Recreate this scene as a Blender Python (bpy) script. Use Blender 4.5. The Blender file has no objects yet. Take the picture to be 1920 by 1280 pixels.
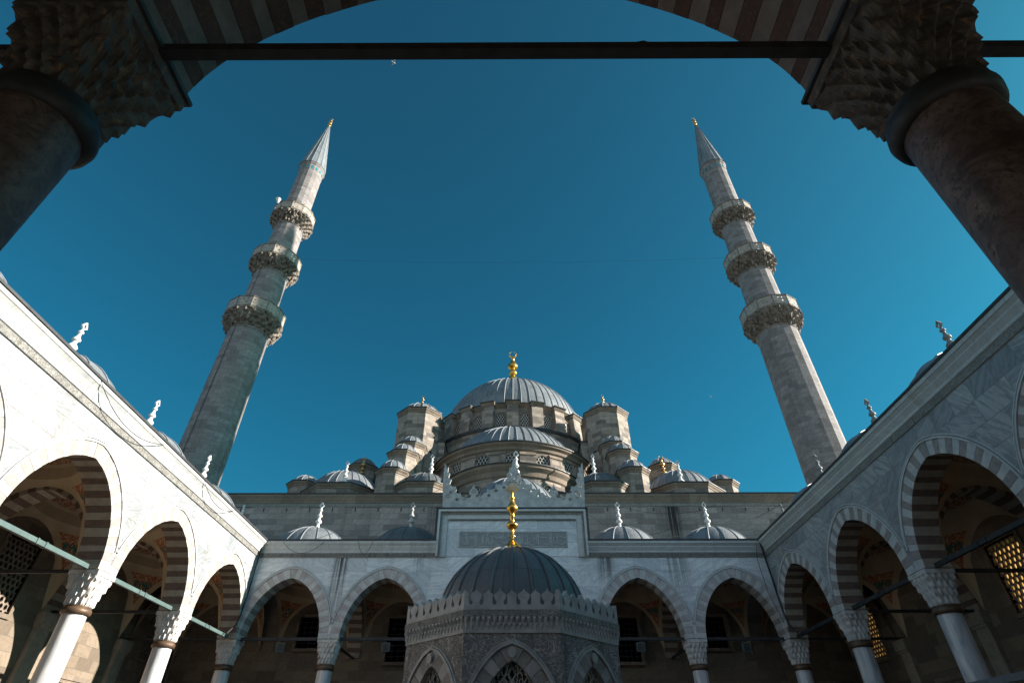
import bpy, math, random
from math import pi, sin, cos, tan, radians as R, sqrt
from mathutils import Vector
random.seed(7)
sc = bpy.context.scene
# ---------------------------------------------------------------- camera, sky, sun, exposure
SUN_AZ, SUN_EL = 1.3, 24.0            # azimuth measured from +X towards +Y
CAMP = (0.1, 0.0, 1.6)
cd = bpy.data.cameras.new('camera'); cam = bpy.data.objects.new('camera', cd); sc.collection.objects.link(cam)
cam.location = CAMP; cam.rotation_euler = (R(90 + 38.6), 0, R(.22))
cd.sensor_width = 36; cd.lens = 36 * 1031 / 1920; cd.clip_end = 2000; cd.clip_start = .05
sc.camera = cam
w = bpy.data.worlds.new('World'); sc.world = w; w.use_nodes = True
wt = w.node_tree; bg = wt.nodes['Background']; sky = wt.nodes.new('ShaderNodeTexSky')
sky.sky_type = 'NISHITA'; sky.sun_disc = False
sky.sun_elevation = R(SUN_EL); sky.sun_rotation = R(90 - SUN_AZ)
sky.air_density = 1.0; sky.dust_density = 1.0; sky.ozone_density = 2.0
grade = wt.nodes.new('ShaderNodeMix'); grade.data_type = 'RGBA'; grade.blend_type = 'MULTIPLY'
grade.inputs[0].default_value = 1; grade.inputs[7].default_value = (.115, .515, .535, 1)
wt.links.new(sky.outputs[0], grade.inputs[6])
tz = wt.nodes.new('ShaderNodeTexCoord'); sz = wt.nodes.new('ShaderNodeSeparateXYZ'); wt.links.new(tz.outputs['Generated'], sz.inputs[0])
mz = wt.nodes.new('ShaderNodeMapRange'); wt.links.new(sz.outputs[2], mz.inputs[0])
for k_, v_ in ((1, .92), (2, .5), (3, 0), (4, 1)): mz.inputs[k_].default_value = v_
gz = wt.nodes.new('ShaderNodeMix'); gz.data_type = 'RGBA'; gz.inputs[6].default_value = (.115, .49, .50, 1); gz.inputs[7].default_value = (.082, .545, .585, 1)
wt.links.new(mz.outputs[0], gz.inputs[0]); wt.links.new(gz.outputs[2], grade.inputs[7]); 
# fill light added in the unseen sky behind the viewer, brightening the shaded walls
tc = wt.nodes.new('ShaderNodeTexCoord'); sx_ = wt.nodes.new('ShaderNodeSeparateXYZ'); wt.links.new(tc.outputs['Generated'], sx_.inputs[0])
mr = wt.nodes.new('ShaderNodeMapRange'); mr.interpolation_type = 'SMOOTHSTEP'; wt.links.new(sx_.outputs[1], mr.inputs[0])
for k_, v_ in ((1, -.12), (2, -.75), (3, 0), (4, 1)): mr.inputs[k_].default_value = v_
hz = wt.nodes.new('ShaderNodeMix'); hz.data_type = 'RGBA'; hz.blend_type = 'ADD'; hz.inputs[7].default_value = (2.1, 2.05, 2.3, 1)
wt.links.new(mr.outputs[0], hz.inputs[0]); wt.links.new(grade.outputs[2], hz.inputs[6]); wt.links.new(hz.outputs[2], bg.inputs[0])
bg.inputs[1].default_value = .0625
sl = bpy.data.lights.new('sun', 'SUN'); sun = bpy.data.objects.new('sun', sl); sc.collection.objects.link(sun)
sl.energy = 5; sl.angle = R(.5); sl.color = (1, .93, .83)
sd = Vector((cos(R(SUN_AZ)) * cos(R(SUN_EL)), sin(R(SUN_AZ)) * cos(R(SUN_EL)), sin(R(SUN_EL))))
sun.rotation_euler = sd.to_track_quat('Z', 'Y').to_euler()
sc.view_settings.view_transform = 'Standard'; sc.view_settings.look = 'None'; sc.view_settings.gamma = 1
sc.view_settings.exposure = 1.55
try:
    sc.cycles.max_bounces = 8; sc.cycles.diffuse_bounces = 5
except Exception: pass

# ---------------------------------------------------------------- materials
class NT:
    def __init__(s, name, rough=.8, metal=0, spec=.3):
        s.m = bpy.data.materials.new(name); s.m.use_nodes = True; s.t = s.m.node_tree
        s.b = s.t.nodes['Principled BSDF']
        s.b.inputs['Roughness'].default_value = rough; s.b.inputs['Metallic'].default_value = metal
        s.b.inputs['Specular IOR Level'].default_value = spec
    def n(s, typ, **k):
        nd = s.t.nodes.new('ShaderNode' + typ)
        for a, v in k.items(): setattr(nd, a, v)
        return nd
    def l(s, a, b): s.t.links.new(a, b)
    def uv(s): return s.n('UVMap').outputs[0]
    def obj(s): return s.n('TexCoord').outputs['Object']
    def math(s, op, a, b=None, clamp=False):
        nd = s.n('Math', operation=op, use_clamp=clamp)
        for i, x in enumerate((a, b)):
            if x is None: continue
            if isinstance(x, (int, float)): nd.inputs[i].default_value = x
            else: s.l(x, nd.inputs[i])
        return nd.outputs[0]
    def mix(s, f, a, b, bt='MIX'):
        nd = s.n('Mix', data_type='RGBA', blend_type=bt)
        for i, x in ((0, f), (6, a), (7, b)):
            if isinstance(x, (int, float)): nd.inputs[i].default_value = x
            elif isinstance(x, tuple): nd.inputs[i].default_value = (*x, 1)
            else: s.l(x, nd.inputs[i])
        return nd.outputs[2]
    def noise(s, vec, scale, detail=4, rough=.55, dist=0):
        nd = s.n('TexNoise'); s.l(vec, nd.inputs['Vector'])
        nd.inputs['Scale'].default_value = scale; nd.inputs['Detail'].default_value = detail
        nd.inputs['Roughness'].default_value = rough; nd.inputs['Distortion'].default_value = dist
        return nd.outputs[0]
    def mapv(s, vec, scale=(1, 1, 1), rot=(0, 0, 0)):
        nd = s.n('Mapping'); s.l(vec, nd.inputs[0]); nd.inputs['Scale'].default_value = scale; nd.inputs['Rotation'].default_value = rot
        return nd.outputs[0]
    def ramp(s, f, stops):
        nd = s.n('ValToRGB'); e = nd.color_ramp.elements
        while len(e) < len(stops): e.new(.5)
        for i, (p, c) in enumerate(stops):
            e[i].position = p; e[i].color = (c, c, c, 1) if isinstance(c, (int, float)) else (*c, 1)
        s.l(f, nd.inputs[0]); return nd.outputs[0]
    def bump(s, h, strength=.3, dist=.02):
        nd = s.n('Bump'); nd.inputs['Strength'].default_value = strength; nd.inputs['Distance'].default_value = dist
        s.l(h, nd.inputs['Height']); s.l(nd.outputs[0], s.b.inputs['Normal'])
    def col(s, c):
        if isinstance(c, tuple): s.b.inputs['Base Color'].default_value = (*c, 1)
        else: s.l(c, s.b.inputs['Base Color'])

def ashlar(name, ca, cb, cv, bw=.9, bh=.4, vein=.5, var=.5, stain=.5, mortar=.55, rough=.75, seed=0, streak=.5, staincol=(.12, .09, .06), squash=1.0, bumpd=.012, runs=()):
    """coursed stone: every block takes its own tone and its own vein direction"""
    t = NT(name, rough)
    uv = t.uv()
    wob = t.n('VectorMath', operation='ADD'); sh = t.n('VectorMath', operation='SCALE'); nz = t.n('TexNoise'); nz.inputs['Scale'].default_value = .7
    t.l(uv, nz.inputs[0]); t.l(nz.outputs[1], sh.inputs[0]); sh.inputs[3].default_value = .04; t.l(uv, wob.inputs[0]); t.l(sh.outputs[0], wob.inputs[1])
    br = t.n('TexBrick', offset=.43, squash=squash, squash_frequency=3)
    t.l(wob.outputs[0], br.inputs['Vector'])
    for k, v in (('Color1', (0, 0, 0, 1)), ('Color2', (1, 1, 1, 1)), ('Mortar', (.5, .5, .5, 1))): br.inputs[k].default_value = v
    for k, v in (('Scale', 1), ('Mortar Size', .008), ('Mortar Smooth', .3), ('Bias', 0), ('Brick Width', bw), ('Row Height', bh)): br.inputs[k].default_value = v
    rnd = br.outputs[0]
    off = t.n('VectorMath', operation='SCALE'); cmb = t.n('CombineXYZ'); t.l(rnd, cmb.inputs[0]); t.l(rnd, cmb.inputs[1]); t.l(cmb.outputs[0], off.inputs[0]); off.inputs[3].default_value = 37.3 + seed
    add = t.n('VectorMath', operation='ADD'); t.l(uv, add.inputs[0]); t.l(off.outputs[0], add.inputs[1])
    rot = t.n('VectorRotate', rotation_type='Z_AXIS'); t.l(add.outputs[0], rot.inputs[0]); t.l(t.math('MULTIPLY', t.math('SUBTRACT', rnd, .5), 2.2), rot.inputs['Angle'])
    mp = t.mapv(rot.outputs[0], (.5, 4.0, 1))
    v1 = t.noise(mp, 1.6, 6, .6, 1.2)
    veins = t.ramp(v1, [(.35, 0), (.5, .35), (.58, 1), (.66, .3), (.8, .0)])
    base = t.mix(t.math('MULTIPLY', t.ramp(rnd, [(0, 0), (.5, .4), (1, 1)]), var), ca, cb)
    c = t.mix(t.math('MULTIPLY', veins, vein), base, cv)
    fine = t.noise(uv, 9, 5, .65)
    c = t.mix(.28, c, t.ramp(fine, [(.3, .35), (.7, .95)]), 'MULTIPLY')
    big = t.noise(uv, .35, 5, .6, .4)
    st = t.noise(t.mapv(uv, (2.6, .16, 1)), 1.0, 5, .6, .2)
    sm = t.math('MULTIPLY', t.ramp(st, [(.5, 0), (.68, 1)]), t.ramp(big, [(.4, 0), (.62, 1)]))
    c = t.mix(t.math('MULTIPLY', sm, streak), c, staincol)
    c = t.mix(t.math('MULTIPLY', t.ramp(big, [(.45, 0), (.75, 1)]), stain * .5), c, staincol)
    c = t.mix(t.math('MULTIPLY', br.outputs[1], mortar), c, (.10, .09, .08))
    if runs:
        su = t.n('SeparateXYZ'); t.l(uv, su.inputs[0]); fine_run = t.ramp(t.noise(t.mapv(uv, (11, .25, 1)), 1.0, 3), [(.36, 0), (.56, 1)])
        for u0, wd, za, zb, k in runs:
            g_ = t.math('SUBTRACT', 1.0, t.math('DIVIDE', t.math('ABSOLUTE', t.math('SUBTRACT', su.outputs[0], u0)), wd), True)
            zz = t.math('MULTIPLY', t.math('DIVIDE', t.math('SUBTRACT', su.outputs[1], za), zb - za, True), t.math('LESS_THAN', su.outputs[1], zb))
            zz = t.math('POWER', zz, .5)
            m_ = t.math('MULTIPLY', t.math('MULTIPLY', t.math('MULTIPLY', g_, 1.8, True), zz), t.math('MULTIPLY', fine_run, k))
            c = t.mix(m_, c, (.035, .028, .025))
    t.col(c)
    h = t.math('SUBTRACT', t.math('MULTIPLY', fine, .35), br.outputs[1])
    t.bump(t.math('ADD', h, t.math('MULTIPLY', rnd, .4)), .6, bumpd)
    return t.m

def grainy(name, c1, c2, scale=6, rough=.75, bump=.3, dist=.01, detail=6, contrast=(.35, .65), c3=None, spec=.3):
    t = NT(name, rough, 0, spec); o = t.obj()
    f = t.noise(o, scale, detail, .65, .4)
    c = t.mix(t.ramp(f, [(contrast[0], 0), (contrast[1], 1)]), c1, c2)
    if c3: c = t.mix(t.ramp(t.noise(o, scale * 3.3, 3), [(.55, 0), (.7, 1)]), c, c3)
    t.col(c); t.bump(f, bump, dist); return t.m

def metalmat(name, c, rough, metal, c2=None, scale=3):
    t = NT(name, rough, metal, .5); o = t.obj()
    f = t.noise(o, scale, 5, .6)
    t.col(t.mix(t.ramp(f, [(.35, 0), (.7, 1)]), c, c2 or tuple(x * .6 for x in c)))
    t.l(t.ramp(t.noise(o, scale * 2, 3), [(.3, max(0, rough - .12)), (.7, min(1, rough + .15))]), t.b.inputs['Roughness'])
    t.bump(f, .25, .01); return t.m

M = {}
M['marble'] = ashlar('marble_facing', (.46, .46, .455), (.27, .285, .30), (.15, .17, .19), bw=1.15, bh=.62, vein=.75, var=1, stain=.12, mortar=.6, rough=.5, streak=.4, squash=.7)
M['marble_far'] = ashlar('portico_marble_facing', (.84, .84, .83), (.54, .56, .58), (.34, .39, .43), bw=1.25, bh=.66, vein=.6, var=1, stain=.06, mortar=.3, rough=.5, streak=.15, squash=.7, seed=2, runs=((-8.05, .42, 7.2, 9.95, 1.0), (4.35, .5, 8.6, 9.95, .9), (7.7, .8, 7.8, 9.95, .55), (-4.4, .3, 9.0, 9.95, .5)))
M['marble_plain'] = ashlar('marble_trim', (.58, .58, .57), (.42, .43, .43), (.30, .32, .33), bw=1.6, bh=3.1, vein=.35, var=.5, stain=.12, mortar=.3, rough=.5, streak=.3)
M['lime_hall'] = ashlar('hall_wall_limestone', (.44, .375, .34), (.20, .17, .155), (.16, .135, .12), bw=1.1, bh=.33, vein=.4, var=.9, stain=.3, mortar=.6, rough=.85, streak=.5, squash=.75, seed=11, runs=((9.35, .45, 11.2, 14.3, 1.3), (9.3, 1.2, 12.0, 14.3, .5), (-4.6, .5, 11.5, 14.3, .5)))
M['lime'] = ashlar('weathered_limestone', (.44, .37, .305), (.145, .126, .112), (.10, .088, .078), bw=.95, bh=.34, vein=.4, var=1, stain=.5, mortar=.75, rough=.85, streak=.7, squash=.75)
M['lime_min'] = ashlar('minaret_limestone', (.33, .297, .293), (.145, .13, .13), (.11, .10, .10), bw=.72, bh=.33, vein=.5, var=.72, stain=.5, mortar=.75, rough=.85, streak=.45, seed=5)
M['lime_bal'] = grainy('weathered_balcony_stone', (.25, .207, .172), (.085, .072, .062), 2.2, .9, .6, .03, c3=(.07, .058, .05))
M['lime_trim'] = ashlar('limestone_moulding', (.29, .23, .175), (.15, .12, .095), (.09, .068, .052), bw=1.1, bh=2.3, vein=.35, var=.7, stain=.5, mortar=.5, rough=.85, streak=.5, seed=9)
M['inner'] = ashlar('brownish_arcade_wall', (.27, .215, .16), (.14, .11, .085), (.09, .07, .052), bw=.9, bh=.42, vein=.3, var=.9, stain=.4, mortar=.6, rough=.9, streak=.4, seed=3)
M['vw'] = grainy('pale_voussoir_marble', (.52, .505, .48), (.36, .36, .36), 3.0, .55, .15)
M['vr'] = grainy('red_brown_voussoir_stone', (.32, .28, .26), (.21, .19, .18), 7, .8, .5, c3=(.34, .31, .285))
M['vg'] = grainy('grey_voussoir_marble', (.44, .41, .40), (.30, .265, .26), 4, .6, .2)
M['bw_'] = grainy('beige_soffit_stone', (.36, .31, .25), (.26, .22, .175), 4, .7, .2)
M['br_'] = grainy('brown_soffit_stone', (.175, .115, .092), (.11, .078, .064), 9, .85, .5)
M['capital'] = grainy('carved_capital_marble', (.62, .60, .57), (.36, .34, .32), 3, .6, .25, contrast=(.3, .62))
M['shaded_capital'] = grainy('shade_darkened_capital_stone', (.13, .118, .11), (.055, .048, .044), 5, .75, .4, contrast=(.32, .66), c3=(.20, .14, .09))  # darker capital copy, the near portico's shade is put into its colour
M['near_w'] = grainy('shade_darkened_pale_voussoir', (.18, .152, .135), (.115, .097, .087), 5, .75, .3)  # pale voussoir copy darkened to carry the foreground shade
M['near_r'] = grainy('shade_darkened_red_voussoir', (.10, .052, .042), (.06, .037, .031), 9, .85, .6, c3=(.11, .08, .07))  # red voussoir copy, likewise with the foreground shade in its colour
M['column'] = None
t = NT('streaked_column_marble', .35, 0, .5); o = t.obj()
f = t.noise(t.mapv(o, (1.6, 1.6, .22), (.2, .15, 0)), 2.2, 6, .6, 1.4)
t.col(t.mix(t.ramp(f, [(.35, 0), (.62, 1)]), (.66, .65, .63), (.33, .35, .38))); t.bump(f, .1, .005); M['column'] = t.m
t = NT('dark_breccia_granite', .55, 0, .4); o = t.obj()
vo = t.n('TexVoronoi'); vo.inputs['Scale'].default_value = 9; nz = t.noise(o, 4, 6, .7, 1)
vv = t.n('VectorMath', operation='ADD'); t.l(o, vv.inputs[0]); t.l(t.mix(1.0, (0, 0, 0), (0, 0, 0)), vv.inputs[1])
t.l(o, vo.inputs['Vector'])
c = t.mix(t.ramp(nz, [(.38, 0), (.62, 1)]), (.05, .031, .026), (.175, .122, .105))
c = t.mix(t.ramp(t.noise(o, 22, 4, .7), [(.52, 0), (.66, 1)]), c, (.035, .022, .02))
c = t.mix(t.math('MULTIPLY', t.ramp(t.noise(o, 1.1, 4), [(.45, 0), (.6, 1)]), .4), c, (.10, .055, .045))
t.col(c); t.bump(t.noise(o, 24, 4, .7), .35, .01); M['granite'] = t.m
# lead sheets
def lead(name, c1, c2, rough=.5):
    t = NT(name, rough, .0, .5); uv = t.uv(); o = t.obj()
    br = t.n('TexBrick', offset=.5); t.l(uv, br.inputs['Vector'])
    for k, v in (('Color1', (0, 0, 0, 1)), ('Color2', (1, 1, 1, 1)), ('Mortar', (.5, .5, .5, 1))): br.inputs[k].default_value = v
    for k, v in (('Scale', 1), ('Mortar Size', .01), ('Mortar Smooth', .2), ('Brick Width', .72), ('Row Height', .95)): br.inputs[k].default_value = v
    f = t.noise(o, 1.4, 6, .65, .4); g = t.noise(o, 9, 5, .7)
    c = t.mix(t.ramp(f, [(.3, 0), (.7, 1)]), c1, c2)
    c = t.mix(t.math('MULTIPLY', br.outputs[0], .5), c, tuple(x * 1.45 for x in c1))
    ox = t.ramp(t.noise(t.mapv(uv, (5, .5, 1)), 1, 4), [(.6, 0), (.75, 1)]); c = t.mix(t.math('MULTIPLY', ox, .35), c, tuple(min(1, x * 2.2) for x in c1))
    c = t.mix(t.math('MULTIPLY', t.ramp(g, [(.5, 0), (.75, 1)]), .5), c, tuple(min(1, x * 1.55) for x in c1))
    c = t.mix(t.math('MULTIPLY', br.outputs[1], .6), c, tuple(x * .3 for x in c2))
    t.col(c); t.bump(t.math('ADD', t.math('ADD', g, t.math('MULTIPLY', f, 2.5)), t.math('MULTIPLY', br.outputs[1], -1.2)), .5, .035); return t.m
M['lead'] = lead('grey_lead_sheet', (.155, .17, .18), (.09, .10, .112), .5)
M['lead_dark'] = lead('dark_lead_sheet', (.10, .107, .112), (.055, .062, .068), .5)
M['lead_rib'] = metalmat('lead_rib', (.21, .225, .24), .45, 0, (.13, .14, .155))
M['flash'] = metalmat('dark_lead_flashing', (.035, .038, .042), .6, 0, (.02, .02, .022))
M['gold'] = metalmat('gilded_metal', (.85, .50, .10), .28, 1, (.62, .33, .06), 2.5)
M['gold_dull'] = metalmat('tarnished_gilding', (.62, .40, .16), .38, 1, (.36, .22, .09), 2.5)
M['iron'] = metalmat('dark_iron', (.022, .023, .025), .65, 0, (.012, .013, .014), 4)
M['iron_green'] = metalmat('grey_green_painted_iron', (.075, .12, .118), .55, 0, (.05, .08, .078), 5)
M['bronze'] = metalmat('bronze_collar', (.13, .075, .04), .5, .3, (.06, .04, .03), 5)
M['black'] = metalmat('dark_opening', (.012, .012, .014), .35, 0, (.008, .008, .01))
M['cable'] = metalmat('black_cable_rubber', (.02, .02, .022), .6, 0)
M['white_marble'] = grainy('white_carved_marble', (.74, .73, .70), (.52, .52, .51), 5, .55, .3)
M['grey_marble'] = grainy('grey_carved_marble', (.47, .455, .44), (.30, .295, .295), 3, .6, .35)
M['lattice'] = grainy('pale_stone_lattice', (.50, .47, .42), (.38, .35, .30), 6, .75, .2)
M['lattice_dark'] = grainy('dark_stone_lattice', (.22, .18, .14), (.15, .12, .10), 6, .8, .2)  # darker tone than the other stone lattice
M['tile'] = grainy('turquoise_tile', (.02, .22, .25), (.01, .12, .16), 8, .25, .1, spec=.6)
M['panel_ground'] = grainy('darkened_panel_ground', (.27, .275, .28), (.20, .205, .21), 6, .8, .2)
M['shaded_marble'] = grainy('shaded_grey_marble', (.24, .24, .235), (.14, .14, .14), 5, .6, .3)  # white marble copy with the right finials' shade put into the colour
M['feather'] = grainy('white_feathers', (.75, .75, .74), (.55, .56, .58), 20, .8, .1)
# carved foliage relief for the fountain
def carved(name, c1, c2, scale, d=.03, dark=(.05, .05, .05)):
    t = NT(name, .75); uv = t.uv()
    f = t.noise(uv, scale, 2, .4, 3.2)
    r = t.ramp(f, [(.40, 0), (.47, 1), (.53, 1), (.60, 0)])
    g = t.noise(uv, 3, 5, .6)
    c = t.mix(t.ramp(g, [(.35, 0), (.7, 1)]), c1, c2)
    c = t.mix(t.math('MULTIPLY', t.math('SUBTRACT', 1.0, r), .62), c, dark)
    st = t.noise(t.mapv(uv, (5, .35, 1)), 1, 4)
    c = t.mix(t.math('MULTIPLY', t.ramp(st, [(.58, 0), (.72, 1)]), .55), c, dark)
    t.col(c); t.bump(r, .9, d); return t.m
M['carved'] = carved('carved_foliage_marble', (.52, .475, .455), (.34, .315, .30), 7)
M['carved_band'] = carved('carved_band_marble', (.50, .48, .45), (.36, .35, .33), 14, .02, (.08, .07, .055))
# painted pendentive plaster: red arabesque inside pale border lines
t = NT('painted_pendentive_plaster', .85); uv = t.uv()
ln = t.n('VectorMath', operation='LENGTH'); t.l(uv, ln.inputs[0]); rr = ln.outputs['Value']
sp = t.n('SeparateXYZ'); t.l(uv, sp.inputs[0])
e = t.math('MAXIMUM', t.math('ABSOLUTE', sp.outputs[0]), t.math('ABSOLUTE', sp.outputs[1]))
inpat = t.math('MULTIPLY', t.math('GREATER_THAN', rr, 1.03), t.math('LESS_THAN', e, .93))
wv = t.noise(uv, 9, 2, .4, 4.5)
pat = t.mix(t.ramp(wv, [(.44, 0), (.47, 1), (.53, 1), (.56, 0)]), (.26, .055, .03), (.50, .36, .20))
dd = t.math('MULTIPLY', t.math('GREATER_THAN', rr, 1.1), t.math('LESS_THAN', t.math('ABSOLUTE', t.math('SUBTRACT', rr, 1.17)), .055))
pat = t.mix(t.math('MULTIPLY', dd, t.ramp(t.noise(uv, 14, 2, .5, 2), [(.45, 0), (.55, 1)])), pat, (.02, .12, .10))
plaster = t.mix(t.ramp(t.noise(uv, 2.5, 4), [(.35, 0), (.7, 1)]), (.48, .37, .25), (.34, .26, .17))
c = t.mix(inpat, plaster, pat)
ring = t.math('LESS_THAN', t.math('ABSOLUTE', t.math('SUBTRACT', rr, .80)), .07)
c = t.mix(t.math('MULTIPLY', ring, t.ramp(t.noise(uv, 16, 2, .4, 3), [(.46, 0), (.52, 1)])), c, (.30, .09, .05))
t.col(c); M['pend'] = t.m
# amber glass lit by the sun from outside
t = NT('amber_glass', .4); tr = t.n('BsdfTranslucent'); t.l(t.mix(t.ramp(t.noise(t.obj(), 3.5, 4), [(.35, 0), (.65, 1)]), (.10, .058, .02), (.40, .25, .085)), tr.inputs[0])
ms = t.n('MixShader'); ms.inputs[0].default_value = .35; t.b.inputs['Base Color'].default_value = (.6, .32, .08, 1)
t.l(tr.outputs[0], ms.inputs[1]); t.l(t.b.outputs[0], ms.inputs[2]); t.l(ms.outputs[0], t.t.nodes['Material Output'].inputs[0]); M['amber'] = t.m
# pierced parapet of the minaret balconies
def pierced(name, c1, c2, sc_):
    t = NT(name, .85); uv = t.uv()
    vo = t.n('TexVoronoi', feature='DISTANCE_TO_EDGE'); vo.inputs['Scale'].default_value = sc_; vo.inputs['Randomness'].default_value = .35; t.l(uv, vo.inputs['Vector'])
    hole = t.math('GREATER_THAN', vo.outputs['Distance'], .33)
    sp = t.n('SeparateXYZ'); t.l(uv, sp.inputs[0])
    g = t.noise(uv, 3, 4)
    t.col(t.mix(t.ramp(g, [(.3, 0), (.7, 1)]), c1, c2))
    tp = t.n('BsdfTransparent'); ms = t.n('MixShader'); t.l(hole, ms.inputs[0]); t.l(t.b.outputs[0], ms.inputs[1]); t.l(tp.outputs[0], ms.inputs[2])
    t.l(ms.outputs[0], t.t.nodes['Material Output'].inputs[0]); return t.m
M['pierced'] = pierced('pierced_balcony_stone', (.40, .35, .30), (.22, .19, .165), 3.6)
t = NT('stone_paving', .8); uv = t.uv(); br = t.n('TexBrick'); t.l(uv, br.inputs[0])
for k, v in (('Color1', (.27, .26, .245, 1)), ('Color2', (.20, .195, .185, 1)), ('Mortar', (.10, .095, .09, 1))): br.inputs[k].default_value = v
for k, v in (('Scale', 1), ('Mortar Size', .01), ('Brick Width', 1.2), ('Row Height', .7)): br.inputs[k].default_value = v
t.col(t.mix(t.math('MULTIPLY', t.noise(uv, 1.2, 5), .5), br.outputs[0], (.16, .15, .14))); M['paving'] = t.m
t = NT('rough_ground', .95); t.col(t.mix(t.noise(t.obj(), .05, 6), (.16, .15, .13), (.25, .24, .21))); M['ground'] = t.m

# ---------------------------------------------------------------- mesh builder
class MB:
    def __init__(s, T=None, flip=False): s.v = []; s.f = []; s.mi = []; s.T = T; s.flip = flip; s.uvs = {}
    def q(s, pts, mi=0, uv=None):
        i = len(s.v); s.v += [tuple(p) for p in pts]; s.f.append(tuple(range(i, i + len(pts)))); s.mi.append(mi)
        if uv: s.uvs[len(s.f) - 1] = uv
    def box(s, x0, x1, y0, y1, z0, z1, mi=0):
        P = [(x0, y0, z0), (x1, y0, z0), (x1, y1, z0), (x0, y1, z0), (x0, y0, z1), (x1, y0, z1), (x1, y1, z1), (x0, y1, z1)]
        i = len(s.v); s.v += P
        for f in ((0, 3, 2, 1), (4, 5, 6, 7), (0, 1, 5, 4), (1, 2, 6, 5), (2, 3, 7, 6), (3, 0, 4, 7)):
            s.f.append(tuple(i + k for k in f)); s.mi.append(mi)
    def hexa(s, P, mi=0):                     # 8 points, bottom ring then top ring
        i = len(s.v); s.v += [tuple(p) for p in P]
        for f in ((0, 3, 2, 1), (4, 5, 6, 7), (0, 1, 5, 4), (1, 2, 6, 5), (2, 3, 7, 6), (3, 0, 4, 7)):
            s.f.append(tuple(i + k for k in f)); s.mi.append(mi)
    def lathe(s, prof, n=24, c=(0, 0), mi=0, a0=0, a1=2 * pi, uvr=None, sx=1, sy=1):
        full = abs(a1 - a0 - 2 * pi) < 1e-6; i = len(s.v); m = n if full else n + 1
        L = [0]
        for k in range(1, len(prof)): L.append(L[-1] + math.hypot(prof[k][0] - prof[k - 1][0], prof[k][1] - prof[k - 1][1]))
        rr = uvr or max(p[0] for p in prof)
        for r, z in prof:
            for k in range(m):
                a = a0 + (a1 - a0) * k / n; s.v.append((c[0] + r * cos(a) * sx, c[1] + r * sin(a) * sy, z))
        for j in range(len(prof) - 1):
            for k in range(n):
                k2 = (k + 1) % m
                s.f.append((i + j * m + k, i + j * m + k2, i + (j + 1) * m + k2, i + (j + 1) * m + k)); s.mi.append(mi)
                u0 = (a1 - a0) * k / n * rr; u1 = (a1 - a0) * (k + 1) / n * rr
                s.uvs[len(s.f) - 1] = [(u0, L[j]), (u1, L[j]), (u1, L[j + 1]), (u0, L[j + 1])]
    def tube(s, pts, r, n=8, mi=0):
        pts = [Vector(p) for p in pts]; i = len(s.v)
        for k, p in enumerate(pts):
            d = (pts[min(k + 1, len(pts) - 1)] - pts[max(k - 1, 0)]).normalized()
            a = d.cross(Vector((0, 0, 1)))
            if a.length < 1e-3: a = Vector((1, 0, 0))
            a.normalize(); b = d.cross(a)
            rad = r[k] if isinstance(r, (list, tuple)) else r
            for j in range(n): s.v.append(tuple(p + (a * cos(2 * pi * j / n) + b * sin(2 * pi * j / n)) * rad))
        for k in range(len(pts) - 1):
            for j in range(n):
                j2 = (j + 1) % n; s.f.append((i + k * n + j, i + k * n + j2, i + (k + 1) * n + j2, i + (k + 1) * n + j)); s.mi.append(mi)
        s.f.append(tuple(i + j for j in range(n))); s.mi.append(mi)
        s.f.append(tuple(i + (len(pts) - 1) * n + j for j in reversed(range(n)))); s.mi.append(mi)
    def poly(s, pts2, y0, y1, mi=0):          # convex-ish x,z outline extruded in y
        n = len(pts2); i = len(s.v)
        s.v += [(x, y0, z) for x, z in pts2] + [(x, y1, z) for x, z in pts2]
        s.f.append(tuple(i + k for k in range(n))); s.mi.append(mi)
        s.f.append(tuple(i + n + k for k in reversed(range(n)))); s.mi.append(mi)
        for k in range(n):
            k2 = (k + 1) % n; s.f.append((i + k, i + n + k, i + n + k2, i + k2)); s.mi.append(mi)
    def build(s, name, mats, parent=None, smooth=None, uvmode='box'):
        V = [s.T(*v) for v in s.v] if s.T else s.v
        F = [tuple(reversed(f)) for f in s.f] if s.flip else s.f
        me = bpy.data.meshes.new(name); me.from_pydata(V, [], F)
        if not isinstance(mats, (list, tuple)): mats = [mats]
        for m in mats: me.materials.append(m)
        me.polygons.foreach_set('material_index', s.mi)
        ul = me.uv_layers.new(name='UVMap'); data = ul.data
        for fi, p in enumerate(me.polygons):
            if fi in s.uvs:
                u = s.uvs[fi]
                if s.flip: u = list(reversed(u))
                for k, li in enumerate(p.loop_indices): data[li].uv = u[k]
            else:
                n = p.normal
                if abs(n.z) > .85:
                    for li in p.loop_indices: co = me.vertices[me.loops[li].vertex_index].co; data[li].uv = (co.x, co.y)
                else:
                    h = math.hypot(n.x, n.y) or 1; tx, ty = -n.y / h, n.x / h
                    for li in p.loop_indices: co = me.vertices[me.loops[li].vertex_index].co; data[li].uv = (co.x * tx + co.y * ty, co.z)
        me.update(); me.validate()
        o = bpy.data.objects.new(name, me); sc.collection.objects.link(o)
        if parent: o.parent = parent
        if smooth:
            me.polygons.foreach_set('use_smooth', [True] * len(me.polygons)); me.set_sharp_from_angle(angle=R(smooth))
        return o

def tag(o, label=None, cat=None, group=None, kind=None):
    if label: o['label'] = label
    if cat: o['category'] = cat
    if group: o['group'] = group
    if kind: o['kind'] = kind
    return o
def empty(name, parent=None):
    o = bpy.data.objects.new(name, None); o.empty_display_size = .3; sc.collection.objects.link(o)
    if parent: o.parent = parent
    return o
def copy_tree(o, parent=None):
    c = o.copy(); sc.collection.objects.link(c)
    if parent: c.parent = parent
    for ch in [x for x in sc.objects if x.parent == o]: copy_tree(ch, c)
    return c

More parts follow.
